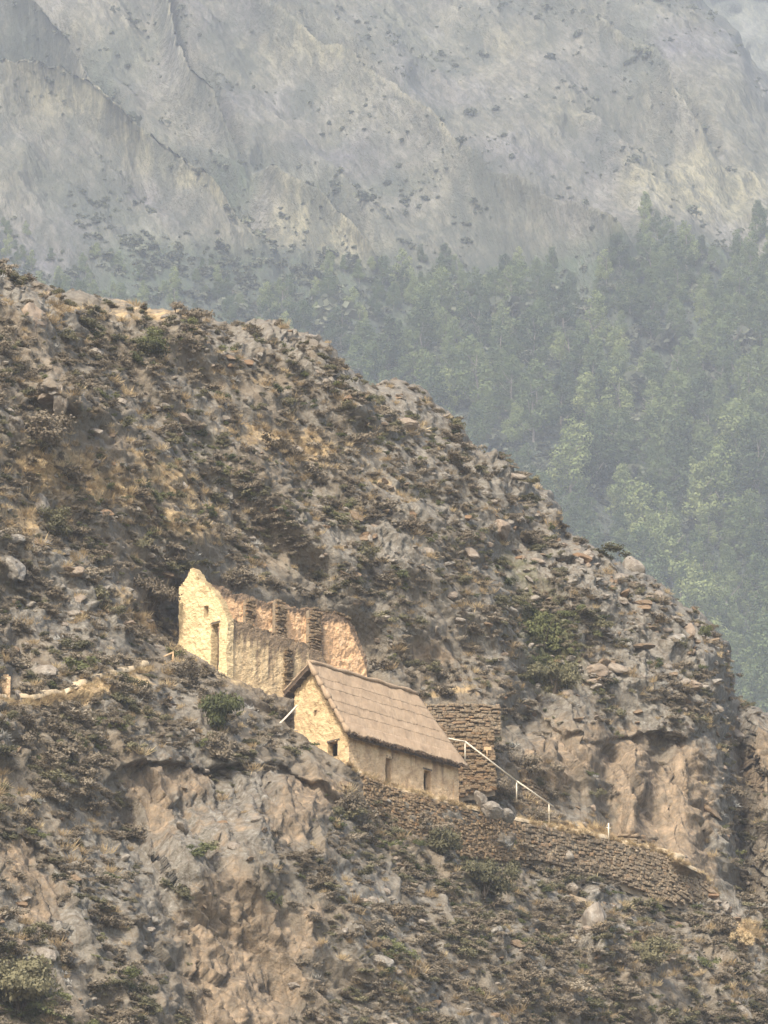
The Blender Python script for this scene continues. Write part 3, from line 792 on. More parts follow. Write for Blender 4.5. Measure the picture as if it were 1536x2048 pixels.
def zone_words(px, py):
    if py > pl(px, LINE_B) and px > 640: return 'on the slope below the terrace wall'
    if py > 1440 and px <= 640: return 'on the steep ground under the path to the ruin'
    if px > 1000 and py > 1380: return 'on the bare cliff beside the terrace'
    if px > 1000: return 'on the craggy spur right of the buildings'
    if px < 380 and py > 860: return 'on the grassy slope uphill of the ruined gable'
    if py > 1000: return 'on the slope just above the ruined wall'
    return 'on the upper hillside under its skyline'

def sample_hill(n, seed, dens):
    rg = np.random.default_rng(seed)
    px = rg.uniform(-250, 1780, n); py = rg.uniform(0, 1, n)
    py = sil(px) + 3 + (2230 - sil(px)) * py
    j = np.clip((px - us[0]) / (us[1] - us[0]), 0, NU - 1).astype(int)
    i = np.clip((2280 - py) / (2280 - SILN[j]) * (NV - 1), 0, NV - 1).astype(int)
    z = ZON[i, j]; nrm = gn[i, j]; P = G[i, j]
    keep = (rg.uniform(0, 1, n) < dens(z, nrm, P, px, py) * (1 - 0.85 * cliff_mask(px, py))) & ~blocked(px, py)
    return px[keep], py[keep], P[keep], nrm[keep], z[keep], rg

def near_size(px, py, s):   # apparent size key for choosing individuals
    ins = (px > 8) & (px < 1528) & (py < 2040)
    return s * ins

# rocks -------------------------------------------------------------
def d_rock(z, n, P, px, py):
    c = fbm(P, 1 / 3.2, 2, 51.0)
    return np.clip(0.05 + 1.1 * np.maximum(z[:, 0] - 0.25, 0) + 0.5 * c, 0, 1) * (1 - 0.85 * np.clip(z[:, 1] * 1.3, 0, 1)) * (1 - 0.6 * np.clip(z[:, 2], 0, 1))
px, py, P, N_, z, rg = sample_hill(9500, 201, d_rock)
s = np.exp(rg.normal(-1.35, 0.48, len(px))) * (0.8 + 0.7 * np.clip(z[:, 0], 0, 1)); s = np.clip(s, 0.12, 1.15)
rot = np.stack([rg.normal(0.25, 0.25, len(px)), rg.normal(0.2, 0.3, len(px)), R(-40) + rg.normal(0, 0.7, len(px))], -1)
key = near_size(px, py, s); order = np.argsort(-key); ind = order[:300]
rest = np.setdiff1d(np.arange(len(px)), ind)
idx = rg.integers(0, 8, len(px))
scl = s[:, None] * np.array([1.15, 0.9, 0.75]) * rg.uniform(0.8, 1.2, (len(px), 3))
P2 = P - N_ * (0.12 * s)[:, None]
for i in ind:
    o = link('boulder', ROCKS[idx[i]], loc=P2[i], rot=rot[i], scale=scl[i])
    big = s[i] > 0.9
    tag(o, ('large ' if big else '') + ('brown stained' if idx[i] % 4 == 0 else 'grey lichen covered') + ' boulder ' + zone_words(px[i], py[i]), 'boulder', 'boulders strewn over the near hillside')
scatter('loose_rock', ROCKS, P2[rest], rot[rest], scl[rest], idx[rest], 'small grey stones and rock rubble over the near hillside')

# shrubs ------------------------------------------------------------
def d_shrub(z, n, P, px, py):
    c = fbm(P, 1 / 4.5, 2, 61.0)
    return np.clip(0.7 + 0.8 * c - 0.5 * z[:, 0], 0, 1) * (1 - 0.93 * np.clip(z[:, 1] * 1.35, 0, 1)) * (1 - 0.62 * np.clip(z[:, 2] * 1.2, 0, 1))
px, py, P, N_, z, rg = sample_hill(34000, 202, d_shrub)
s = np.clip(np.exp(rg.normal(-1.0, 0.45, len(px))), 0.16, 1.15)
rr = rg.uniform(0, 1, len(px)) + 0.22 * fbm(P, 1 / 9.0, 2, 63.0) + 0.0
kind = np.where(rr < 0.27 + 0.75 * z[:, 3], 1, 0); kind = np.where((kind == 1) & (rg.uniform(0, 1, len(px)) < 0.2 + 0.35 * z[:, 3]), 2, kind)
idx = np.where(kind == 0, rg.integers(0, 5, len(px)), np.where(kind == 1, 5 + rg.integers(0, 4, len(px)), 9 + rg.integers(0, 3, len(px))))
ALLSH = SHR_T + SHR_O + SHR_G
rot = np.stack([rg.normal(0.12, 0.15, len(px)), rg.normal(0.1, 0.15, len(px)), rg.uniform(0, 6.28, len(px))], -1)
scl = s[:, None] * rg.uniform(0.8, 1.25, (len(px), 3)) * np.array([1.1, 1.1, 0.85])
key = near_size(px, py, s); order = np.argsort(-key); ind = order[:290]
rest = np.setdiff1d(np.arange(len(px)), ind)
KW = ['dry grey-brown twiggy shrub ', 'olive leafy shrub ', 'dark green leafy shrub ']
for i in ind:
    o = link('shrub', ALLSH[idx[i]], loc=P[i], rot=rot[i], scale=scl[i])
    tag(o, ('large ' if s[i] > 1.0 else 'medium ' if s[i] > 0.8 else 'small ') + KW[kind[i]] + zone_words(px[i], py[i]), 'shrub', 'shrubs on the near hillside')
scatter('scrub_cover', ALLSH, P[rest], rot[rest], scl[rest], idx[rest], 'low dry scrub covering the near hillside')

# dry grass and silver tufts -----------------------------------------
def d_tuft(z, n, P, px, py):
    return np.clip(0.18 + 0.9 * z[:, 2] + 0.3 * fbm(P, 1 / 3.0, 2, 71.0), 0, 1) * (1 - 0.9 * np.clip(z[:, 1] * 1.3, 0, 1))
px, py, P, N_, z, rg = sample_hill(14000, 203, d_tuft)
silv = rg.uniform(0, 1, len(px)) < np.where(z[:, 2] > 0.45, 0.03, 0.22)
idx = np.where(silv, 4 + rg.integers(0, 3, len(px)), rg.integers(0, 4, len(px)))
s = np.clip(np.exp(rg.normal(-0.95, 0.3, len(px))), 0.18, 0.8)
rot = np.stack([rg.normal(0.1, 0.15, len(px)), rg.normal(0.1, 0.15, len(px)), rg.uniform(0, 6.28, len(px))], -1)
ex = rg.uniform(690, 1440, 210); ey = pl(ex, LINE_B) + rg.normal(4, 3, 210); n0 = len(P)       # straw along the path edge and wall head
fx = rg.uniform(-30, 300, 160); fy = np.interp(fx, [p[0] for p in FLIGHT], [p[1] for p in FLIGHT]) + rg.normal(9, 4, 160)
ex = np.concatenate([ex, fx]); ey = np.concatenate([ey, fy]); m = len(ex)
P = np.concatenate([P, hill_pos(ex, ey) + np.array([0, -0.25, 0.05])]); idx = np.concatenate([idx, rg.integers(0, 4, m)]); s = np.concatenate([s, rg.uniform(0.18, 0.42, m)])
rot = np.concatenate([rot, np.stack([rg.normal(0.1, 0.2, m), rg.normal(0.1, 0.2, m), rg.uniform(0, 6.28, m)], -1)])
scatter('dry_grass', TUFT + SILV, P, rot, np.repeat(s[:, None], 3, 1), idx, 'tan dry grass and silvery tufts over the near hillside')

# ------------------------------------------------------------------ distinct bushes
def bush(label, px, py, w_m, h_m, kind, seed, dz=0.0):
    p = hill_pos(np.array([px]), np.array([py]))[0]
    t = thing('bush', label, 'bush', p + np.array([0, -0.3, dz]))
    mm = {'green': M_green, 'olive': M_olive, 'twig': M_twig, 'straw': M_straw}[kind]
    n = int(900 * max(w_m * h_m, 0.6) ** 0.6)
    me = setmat(shrub_mesh('foliage', seed, n, 0.17 / (w_m ** 0.5), 0.07 / (w_m ** 0.5), 0.95, 11, 0.35), mm)
    link('foliage', me, parent=t, scale=(w_m * 0.62, w_m * 0.62, h_m * 0.95))
    link('stem', setmat(stem_mesh('stem', seed), M_stem), parent=t, scale=(w_m * 0.6, w_m * 0.6, h_m * 0.9))
    return t
for k, a in enumerate([
    ('round dark green bush on the brow below the ruin doorway', 432, 1462, 2.6, 2.9, 'green'),
    ('wide grey-brown bush above the tan grass slope', 85, 905, 4.6, 2.6, 'twig'),
    ('olive bush beside pale rock on the tan grass slope', 100, 1060, 2.8, 1.7, 'olive'),
    ('brown bush growing against the ruined gable', 300, 1225, 3.2, 2.4, 'twig'),
    ('olive bush rooted just below the terrace wall', 965, 1790, 3.4, 2.6, 'olive'),
    ('dark olive bush far below the terrace wall on the open slope', 1295, 1945, 3.2, 2.0, 'olive'),
    ('dark bare shrub standing up on the skyline', 392, 642, 2.2, 1.3, 'twig'),
    ('small dark shrub on the skyline beside the taller bare one', 343, 634, 1.1, 0.8, 'twig'),
    ('green bush filling the gully beside the craggy spur', 1085, 1300, 4.0, 3.0, 'green'),
    ('olive bush low in the gully behind the stone terraces', 1105, 1390, 3.2, 2.4, 'olive'),
    ('dark green bushes massed near the skyline on the hill shoulder', 300, 715, 3.2, 1.6, 'green'),
    ('grey twiggy bush over the head of the ruined wall', 470, 1178, 2.6, 1.5, 'twig'),
    ('grey bush behind the stone wall under the wooden handrail', 1055, 1555, 2.4, 1.6, 'twig'),
    ('dark bush at the right end of the thatched house', 985, 1600, 2.6, 1.7, 'twig'),
    ('wide olive bush at the foot of the tan cliff', 45, 2025, 4.6, 3.4, 'olive'),
    ('pale yellow grass clump at the end of the stone terrace', 1482, 1892, 1.6, 1.1, 'straw'),
    ('brown bush hanging over the left cliff brow', 690, 1640, 2.8, 2.0, 'twig'),
    ('brown shrub on the path edge beside the handrail post', 1065, 1648, 1.6, 0.9, 'twig'),
    ('yellow-green tuft on the outer edge of the craggy spur', 1400, 1285, 1.1, 1.0, 'green'),
    ('brown bush on the bank under the left brow of the terrace', 880, 1720, 2.2, 1.8, 'olive'),
]):
    bush(*a, 300 + k)

# ------------------------------------------------------------------ local frames for the buildings
def pos(O, s, b, z): return Vector(O + A * s + B * b + Z * z)
def wall_mesh(name, O, ax, out, outline, holes, t, cell=0.11, rough=0.035, seed=0, stain_fn=None):
    """wall slab in the plane (ax, up) through O, outer face towards `out`; outline(u,z)->inside; returns a mesh about O"""
    (u0, u1, z0, z1), inside = outline
    nu = int(round((u1 - u0) / cell)); nz = int(round((z1 - z0) / cell))
    U = u0 + (np.arange(nu) + 0.5) * (u1 - u0) / nu; Zc = z0 + (np.arange(nz) + 0.5) * (z1 - z0) / nz
    UU, ZC = np.meshgrid(U, Zc, indexing='ij')
    keep = inside(UU, ZC)
    for (h0, h1, k0, k1) in holes:
        keep &= ~((UU > h0) & (UU < h1) & (ZC > k0) & (ZC < k1))
    gu = u0 + np.arange(nu + 1) * (u1 - u0) / nu; gz = z0 + np.arange(nz + 1) * (z1 - z0) / nz
    GU, GZ = np.meshgrid(gu, gz, indexing='ij')
    P3 = np.stack([GU, GZ, GU * 0 + seed], -1)
    dsp = rough * (fbm(P3, 1.2, 2, seed) * 1.6 + fbm(P3, 4.0, 2, seed + 3))
    ju = 0.03 * perlin(P3, 5.0, seed + 9); jz = 0.03 * perlin(P3, 5.0, seed + 19)
    front = (GU + ju)[..., None] * ax + (GZ + jz)[..., None] * Z + dsp[..., None] * out
    backv = (GU + ju)[..., None] * ax + (GZ + jz)[..., None] * Z - (t - dsp * 0.3)[..., None] * out
    V = np.concatenate([front.reshape(-1, 3), backv.reshape(-1, 3)]); off = front.shape[0] * front.shape[1]
    idx = np.arange(off).reshape(nu + 1, nz + 1); F = []
    for i in range(nu):
        for j in range(nz):
            if not keep[i, j]: continue
            a, b, c, d = idx[i, j], idx[i + 1, j], idx[i + 1, j + 1], idx[i, j + 1]
            F.append((a, b, c, d)); F.append((a + off, d + off, c + off, b + off))
            for (ii, jj, e0, e1) in ((i - 1, j, d, a), (i + 1, j, b, c), (i, j - 1, a, b), (i, j + 1, c, d)):
                if not (0 <= ii < nu and 0 <= jj < nz) or not keep[ii, jj]:
                    F.append((e0, e0 + off, e1 + off, e1)[::-1])
    F = np.array(F)
    st = np.zeros((len(V), 4)); st[:, 3] = 1
    if stain_fn is not None:
        v = np.clip(stain_fn(GU, GZ), 0, 1).ravel(); st[:off, 0] = v; st[off:, 0] = v
    used = np.unique(F); mp = np.zeros(len(V), int); mp[used] = np.arange(len(used))
    me = mesh_np(name, V[used], mp[F], {'stain': st[used]}, smooth=False)
    bm = bmesh.new(); bm.from_mesh(me); bmesh.ops.recalc_face_normals(bm, faces=bm.faces); bm.to_mesh(me); bm.free()
    return me

def box_bm(bm, o, ex, ey, ez):
    vs = [bm.verts.new(Vector(o) + Vector(ex) * i + Vector(ey) * j + Vector(ez) * k) for k in (0, 1) for j in (0, 1) for i in (0, 1)]
    for f in ((0, 2, 3, 1), (4, 5, 7, 6), (0, 1, 5, 4), (2, 6, 7, 3), (0, 4, 6, 2), (1, 3, 7, 5)):
        bm.faces.new([vs[i] for i in f])

# ------------------------------------------------------------------ thatched house
HL, HW = 11.7, 5.2                      # length, width
RB, RZ = 3.3, 8.05                      # ridge position and height
EZ, EB = 2.2, -0.55                     # front eave
BEZ = 6.45; BEB = 5.75                  # rear eave
house = thing('thatched_house', 'thatched storehouse with ochre plaster walls, lying below the roofless ruin', 'house', HO)
tanf = (RZ - EZ) / (RB - EB); tanb = (RZ - BEZ) / (BEB - RB)
def under(b): return np.where(b < RB, EZ + (b - EB) * tanf, RZ - (b - RB) * tanb) - 0.42
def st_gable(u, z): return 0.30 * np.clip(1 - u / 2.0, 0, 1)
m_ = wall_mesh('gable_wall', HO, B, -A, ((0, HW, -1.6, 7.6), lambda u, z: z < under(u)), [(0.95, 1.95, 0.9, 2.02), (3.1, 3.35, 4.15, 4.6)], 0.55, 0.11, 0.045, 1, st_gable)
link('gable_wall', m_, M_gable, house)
m_ = wall_mesh('gable_wall', HO, B, A, ((0, HW, -1.6, 7.6), lambda u, z: z < under(u)), [], 0.55, 0.2, 0.04, 2, st_gable)
o = link('gable_wall', m_, M_gable, house, loc=A * HL)
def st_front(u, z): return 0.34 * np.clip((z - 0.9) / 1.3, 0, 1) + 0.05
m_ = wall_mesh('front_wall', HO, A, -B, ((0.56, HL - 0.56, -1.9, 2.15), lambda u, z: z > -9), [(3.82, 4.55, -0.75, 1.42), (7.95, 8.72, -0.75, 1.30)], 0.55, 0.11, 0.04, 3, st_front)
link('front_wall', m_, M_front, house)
m_ = wall_mesh('back_wall', HO, A, B, ((0.56, HL - 0.56, -1.0, 6.2), lambda u, z: z > -9), [], 0.55, 0.3, 0.04, 4)
link('back_wall', m_, M_front, house, loc=B * HW)
# corner piers butt the front wall between the gables
for s0, sd in ((0.0, 5), (HL - 0.55, 6)):
    m_ = wall_mesh('corner_pier', HO, A, -B, ((0.0, 0.55, -1.9, 2.15), lambda u, z: z > -9), [], 0.5, 0.11, 0.03, sd, st_front)
    link('corner_pier', m_, M_front, house, loc=A * s0 - B * 0.03)
# lintels and dark timber frame over the openings
for (s0, s1, zt) in ((3.72, 4.65, 1.42), (7.85, 8.82, 1.30)):
    bm = bmesh.new(); box_bm(bm, A * s0 - B * 0.02 + Z * zt, A * (s1 - s0), B * 0.4, Z * 0.12)
    link('lintel', to_mesh(bm, 'lintel'), M_stem, house)
bm = bmesh.new(); box_bm(bm, B * 0.85 - A * 0.03 + Z * 2.02, B * 1.2, A * 0.4, Z * 0.14)
link('lintel', to_mesh(bm, 'lintel'), M_stem, house)

def thatch_course(name, s0, s1, b_top, z_top, b_bot, z_bot, thick, seed, right_skew0=0.0, right_skew1=0.0, ns=70, nt_=10, rag=0.09):
    rg = np.random.default_rng(seed)
    S = np.linspace(0, 1, ns); T = np.linspace(0, 1, nt_)
    SS, TT = np.meshgrid(S, T)
    e0, e1 = s0, s1
    s = e0 + (e1 - e0) * SS + (right_skew0 + (right_skew1 - right_skew0) * TT) * SS
    ragl = (rag * (perlin(np.stack([S * (s1 - s0) * 1.4, S * 0 + seed, S * 0], -1)) * 1.4 + rg.normal(0, 0.35, ns)))[None]
    Tm = TT + ragl * TT ** 6
    b = b_top + (b_bot - b_top) * Tm; z = z_top + (z_bot - z_top) * Tm
    nb = np.array([-(z_bot - z_top), (b_bot - b_top)]); nb = nb / np.linalg.norm(nb)
    if nb[1] < 0: nb = -nb
    P3 = np.stack([s, b, z], -1)
    bul = 0.07 * fbm(P3, 0.9, 3, 1.3) + 0.003 * rg.normal(size=s.shape)
    lift = thick * (0.25 + 0.75 * TT) * (1 + 0.9 * perlin(np.stack([s * 0.8, s * 0 + seed * 0.37, s * 0], -1))) + bul
    edge = np.minimum(SS, 1 - SS) * ns / 2.2
    lift = lift * np.clip(0.35 + edge * 0.5, 0, 1)
    top = s[..., None] * A + (b + nb[0] * lift)[..., None] * B + (z + nb[1] * lift)[..., None] * Z
    bot = s[..., None] * A + (b - nb[0] * 0.10)[..., None] * B + (z - nb[1] * 0.10)[..., None] * Z
    V = np.concatenate([top.reshape(-1, 3), bot.reshape(-1, 3)]); off = ns * nt_
    idx = np.arange(off).reshape(nt_, ns)
    F = [np.stack([idx[:-1, :-1], idx[:-1, 1:], idx[1:, 1:], idx[1:, :-1]], -1).reshape(-1, 4)]
    F.append(F[0][:, ::-1] + off)
    for line in (idx[0], idx[-1], idx[:, 0], idx[:, -1]):
        F.append(np.stack([line[:-1], line[1:], line[1:] + off, line[:-1] + off], -1))
    me = mesh_np(name, V, np.concatenate(F), smooth=True)
    bm = bmesh.new(); bm.from_mesh(me); bmesh.ops.recalc_face_normals(bm, faces=bm.faces); bm.to_mesh(me); bm.free()
    return me
NC = 6
FR = [0.0, 0.19, 0.33, 0.52, 0.66, 0.86, 1.0]
roof = link('roof', None, parent=house); roof.empty_display_size = 0.2
for k in range(NC):
    f0 = max(FR[k] - 0.03, 0); f1 = min(FR[k + 1] + 0.02, 1.0)
    bt, zt = RB + (EB - RB) * f0, RZ + (EZ - RZ) * f0; bb, zb = RB + (EB - RB) * f1, RZ + (EZ - RZ) * f1
    me = thatch_course('thatch_course', -0.55, 11.0, bt, zt, bb, zb, 0.009 if k < NC - 1 else 0.13, 400 + k, 1.15 * f0, 1.15 * f1, 110, 12, 0.05 if k < NC - 1 else 0.13)
    link('thatch_course', me, M_thatch, roof)
    # rounded verge bundle at the left end of every course
    bm = bmesh.new(); rg = random.Random(k)
    pts = [A * (-0.62) + B * (bt + (bb - bt) * f) + Z * (zt + (zb - zt) * f) for f in (0.0, 0.3, 0.6, 0.85, 1.0)]
    tube(bm, pts, [0.10, 0.15, 0.2 + rg.uniform(-.03, .03), 0.22 + rg.uniform(-.03, .05), 0.12], 9)
    link('verge_bundle', to_mesh(bm, 'verge_bundle', True), M_thatch, roof)
for k in range(3):
    f0 = max(k / 3 - 0.03, 0); f1 = (k + 1) / 3 + 0.02
    me = thatch_course('thatch_course', -0.55, 11.0, RB + (BEB - RB) * f0, RZ + (BEZ - RZ) * f0, RB + (BEB - RB) * f1, RZ + (BEZ - RZ) * f1, 0.11, 420 + k, 0, 0, 90, 8)
    link('thatch_course', me, M_thatch, roof)
bm = bmesh.new()
tube(bm, [A * s_ + B * RB + Z * (RZ + 0.06 + 0.05 * math.sin(s_ * 2.1)) for s_ in np.linspace(-0.6, 11.05, 24)], [0.16 + 0.03 * math.sin(i * 1.9) for i in range(24)], 8)
link('ridge_roll', to_mesh(bm, 'ridge_roll', True), M_thatch, roof)
# dark underside of the verge, with purlin ends and rafters
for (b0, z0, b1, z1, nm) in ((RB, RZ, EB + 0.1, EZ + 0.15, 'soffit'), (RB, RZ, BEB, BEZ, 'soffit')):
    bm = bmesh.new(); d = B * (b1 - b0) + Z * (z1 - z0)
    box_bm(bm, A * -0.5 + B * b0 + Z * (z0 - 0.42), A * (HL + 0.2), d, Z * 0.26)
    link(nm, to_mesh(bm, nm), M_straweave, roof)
for f in (0.05, 0.3, 0.55, 0.8, 0.97):
    bm = bmesh.new(); p = B * (RB + (BEB - RB) * f) + Z * (RZ + (BEZ - RZ) * f - 0.5)
    tube(bm, [A * -0.62 + p, A * 0.2 + p], [0.06, 0.06], 6); link('purlin', to_mesh(bm, 'purlin'), M_stem, roof)
# straw ends hanging from the front eave
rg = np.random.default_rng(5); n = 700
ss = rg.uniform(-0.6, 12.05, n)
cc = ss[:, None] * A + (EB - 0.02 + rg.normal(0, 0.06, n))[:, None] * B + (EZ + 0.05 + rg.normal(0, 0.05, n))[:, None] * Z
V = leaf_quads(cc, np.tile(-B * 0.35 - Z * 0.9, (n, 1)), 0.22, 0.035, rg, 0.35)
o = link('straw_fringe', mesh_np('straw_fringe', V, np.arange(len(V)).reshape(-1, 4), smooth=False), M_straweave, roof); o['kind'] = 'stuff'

# ------------------------------------------------------------------ roofless ruin
ruin = thing('ruined_storehouse', 'tall roofless ruin with bright yellow gable and orange inner wall', 'ruin', RO)
gp = np.array([(-0.2, 3.9), (0.25, 4.9), (0.9, 5.75), (1.6, 6.5), (2.4, 7.35), (3.1, 8.2), (3.5, 8.2), (4.0, 7.75), (4.35, 7.3), (4.66, 6.9)])
def in_g(u, z):
    top = np.interp(u, gp[:, 0], gp[:, 1]) + 0.45 * perlin(np.stack([u * 1.9, z * 0, u * 0 + 2], -1)) + 0.2 * perlin(np.stack([u * 6, z * 2, u * 0], -1))
    return z < top
m_ = wall_mesh('gable_wall', RO, B, -A, ((-0.15, 4.66, -1.5, 8.6), in_g), [(0.62, 1.33, -1.5, 3.78), (1.74, 2.1, 4.4, 5.35)], 0.65, 0.11, 0.05, 11, lambda u, z: 0.28 * (z > np.interp(u, gp[:, 0], gp[:, 1]) - 0.45))
link('gable_wall', m_, M_rgable, ruin)
bm = bmesh.new(); box_bm(bm, B * 0.5 - A * 0.03 + Z * 3.78, B * 0.95, A * 0.5, Z * 0.16); link('lintel', to_mesh(bm, 'lintel'), M_stem, ruin)
ft = np.array([(0, 4.0), (4.1, 3.95), (7.8, 3.85), (9.9, 3.6), (11.0, 2.6), (12.0, 1.2)])
def in_f(u, z): return z < np.interp(u, ft[:, 0], ft[:, 1]) + 0.3 * perlin(np.stack([u * 1.3, z * 0, u * 0 + 5], -1)) + 0.12 * perlin(np.stack([u * 4.3, z * 0, u * 0 + 5], -1))
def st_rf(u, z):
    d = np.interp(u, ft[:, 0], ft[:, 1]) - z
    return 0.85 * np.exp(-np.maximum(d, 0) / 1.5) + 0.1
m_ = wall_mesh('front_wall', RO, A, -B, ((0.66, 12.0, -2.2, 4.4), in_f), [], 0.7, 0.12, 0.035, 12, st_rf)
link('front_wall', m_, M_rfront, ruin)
def in_q(u, z): return z < 3.95
m_ = wall_mesh('corner_pier', RO, A, -B, ((0.0, 0.64, -2.2, 4.0), in_q), [], 0.64, 0.12, 0.05, 15, lambda u, z: 0.05 + 0 * u)
link('corner_pier', m_, M_rgable, ruin, loc=-B * 0.17)
bt_ = np.array([(0.7, 7.9), (4.6, 7.95), (8, 7.9), (11, 8.2), (13.3, 8.35), (16, 8.6), (17.3, 8.6), (18.2, 7.6), (18.8, 6.6), (19.4, 5.6)])
def in_b(u, z): return z < np.interp(u, bt_[:, 0], bt_[:, 1]) - 0.2 * (np.exp(-((u - 5.3) / 0.7) ** 4) + np.exp(-((u - 8.3) / 0.9) ** 4) + np.exp(-((u - 11.8) / 1.0) ** 4)) + 0.25 * perlin(np.stack([u * 0.9, z * 0, u * 0 + 7], -1)) + 0.12 * perlin(np.stack([u * 3, z * 0, u * 0 + 7], -1))
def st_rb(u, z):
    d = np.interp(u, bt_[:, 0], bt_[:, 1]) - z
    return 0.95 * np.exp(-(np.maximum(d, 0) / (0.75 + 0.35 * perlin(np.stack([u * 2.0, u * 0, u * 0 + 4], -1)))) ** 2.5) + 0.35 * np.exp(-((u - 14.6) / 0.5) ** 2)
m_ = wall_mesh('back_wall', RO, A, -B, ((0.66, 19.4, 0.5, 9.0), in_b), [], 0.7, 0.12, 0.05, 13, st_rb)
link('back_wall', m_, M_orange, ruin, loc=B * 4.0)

# ------------------------------------------------------------------ dry stone masonry
def stone_mesh(seed):
    rg = np.random.default_rng(seed); bm = bmesh.new()
    bmesh.ops.create_cube(bm, size=1.0)
    bmesh.ops.bevel(bm, geom=list(bm.edges), offset=0.16, segments=1, affect='EDGES')
    for v in bm.verts:
        v.co += Vector(rg.normal(size=3)) * 0.045
    return to_mesh(bm, 'stone')
def stoneset(mat, seed): return [setmat(stone_mesh(seed + i), mat) for i in range(6)]
ST_G = stoneset(M_stone, 500); ST_B = stoneset(M_bstone, 510); ST_D = stoneset(mat_rock('dark_weathered_stone', (0.72, 0.6, 0.44)), 520)

def stones_on(parent, rows, ssz, meshes, seed, maxn=290, base=np.zeros(3)):
    """rows: list of (list of points along a course, course height); stones are children of parent"""
    rg = random.Random(seed); allst = []
    for pts, h, outv in rows:
        pts = np.array(pts); seg = np.linalg.norm(np.diff(pts, axis=0), axis=1); cum = np.concatenate([[0], np.cumsum(seg)])
        d = rg.uniform(0, 0.2)
        while d < cum[-1]:
            L = min(ssz * math.exp(rg.gauss(0, 0.4)), cum[-1] - d + 0.05); m = min(d + L / 2, cum[-1])
            p = np.array([np.interp(m, cum, pts[:, k]) for k in range(3)]); q = np.array([np.interp(min(m + 0.2, cum[-1]), cum, pts[:, k]) - np.interp(max(m - 0.2, 0), cum, pts[:, k]) for k in range(3)])
            allst.append((p - base + np.array(outv) * rg.gauss(0, 0.06) + Z * rg.gauss(0, 0.035), math.atan2(q[1], q[0]), L * 0.97, 0.34, h * rg.uniform(0.7, 1.25), math.atan2(q[2], math.hypot(q[0], q[1]))))
            d += L
    allst.sort(key=lambda s: -s[2] * s[4])
    for s in allst[:maxn]:
        link('stone', meshes[rg.randrange(6)], parent=parent, loc=s[0], rot=(rg.gauss(0, 0.05), -s[5] + rg.gauss(0, 0.04), s[1] + rg.gauss(0, 0.06)), scale=(s[2], s[3], s[4]))
    if len(allst) > maxn:
        V = []; F = []; cnt = 0
        for s in allst[maxn:]:
            me = meshes[rg.randrange(6)]
            Mx = Matrix.LocRotScale(Vector(s[0]), Euler((rg.gauss(0, 0.05), -s[5], s[1] + rg.gauss(0, 0.06))), Vector((s[2], s[3], s[4])))
            vs = [Mx @ v.co for v in me.vertices]; V += [v[:] for v in vs]
            for p in me.polygons: F.append([i + cnt for i in p.vertices])
            cnt += len(vs)
        me = bpy.data.meshes.new('small_stones'); me.from_pydata(V, [], F); me.materials.append(meshes[0].materials[0])
        o = link('small_stones', me, parent=parent); o['kind'] = 'stuff'

def stone_wall(label, top, bot, course, ssz, meshes, seed, depth=None, proud=0.25, group=None, lean=0.12, coremat=None):
    """top/bot: pixel polylines (same length) naming the wall's head and foot; depth: distances of the head points"""
    top = np.array(top, float); bot = np.array(bot, float); n = 24
    t = np.linspace(0, 1, len(top)); T = np.linspace(0, 1, n)
    tx, ty = np.interp(T, t, top[:, 0]), np.interp(T, t, top[:, 1]); bx, by = np.interp(T, t, bot[:, 0]), np.interp(T, t, bot[:, 1])
    d = np.interp(T, t, depth) if depth is not None else hill_depth(tx, ty + 4) - proud
    Pt = at(tx, ty, d)
    hgt = np.maximum((by + 12 - ty) * d / FOC / math.cos(R(15)), 0.3)
    tang = np.gradient(Pt, axis=0); outv = np.stack([tang[:, 1], -tang[:, 0], tang[:, 0] * 0], -1); outv /= np.linalg.norm(outv, axis=1)[:, None]
    outv *= np.sign(-(outv @ FW))[:, None]
    base = Pt[0] - Z * hgt[0]
    w_ = thing('stone_wall', label, 'stone wall', base, group)
    # core
    c0 = Pt - outv * 0.1 - Z * 0.05; c1 = Pt - outv * 1.2 - Z * 0.05
    c2 = Pt + outv * (lean * hgt[:, None] - 0.1) - Z * (hgt[:, None] + 0.4); c3 = Pt - outv * 1.2 - Z * (hgt[:, None] + 0.4)
    Gc = np.stack([c2, c0, c1, c3], 0) - base
    link('core', sheet('core', Gc), coremat or M_core, w_)
    rows = []; nrow = int(hgt.max() / course) + 1
    for k in range(nrow):
        z = (k + 0.5) * course
        ok = z < hgt + 0.1
        i = 0
        while i < n:
            if ok[i]:
                j = i
                while j + 1 < n and ok[j + 1]: j += 1
                if j > i:
                    pts = Pt[i:j + 1] - Z * z + outv[i:j + 1] * (lean * z); pts = pts + Z * (0.16 * perlin(pts, 0.35, k * 0.07 + seed))[:, None]
                    rows.append((pts, course, outv[i]))
                i = j + 1
            else: i += 1
    stones_on(w_, rows, ssz, meshes, seed, 290, base)
    return w_

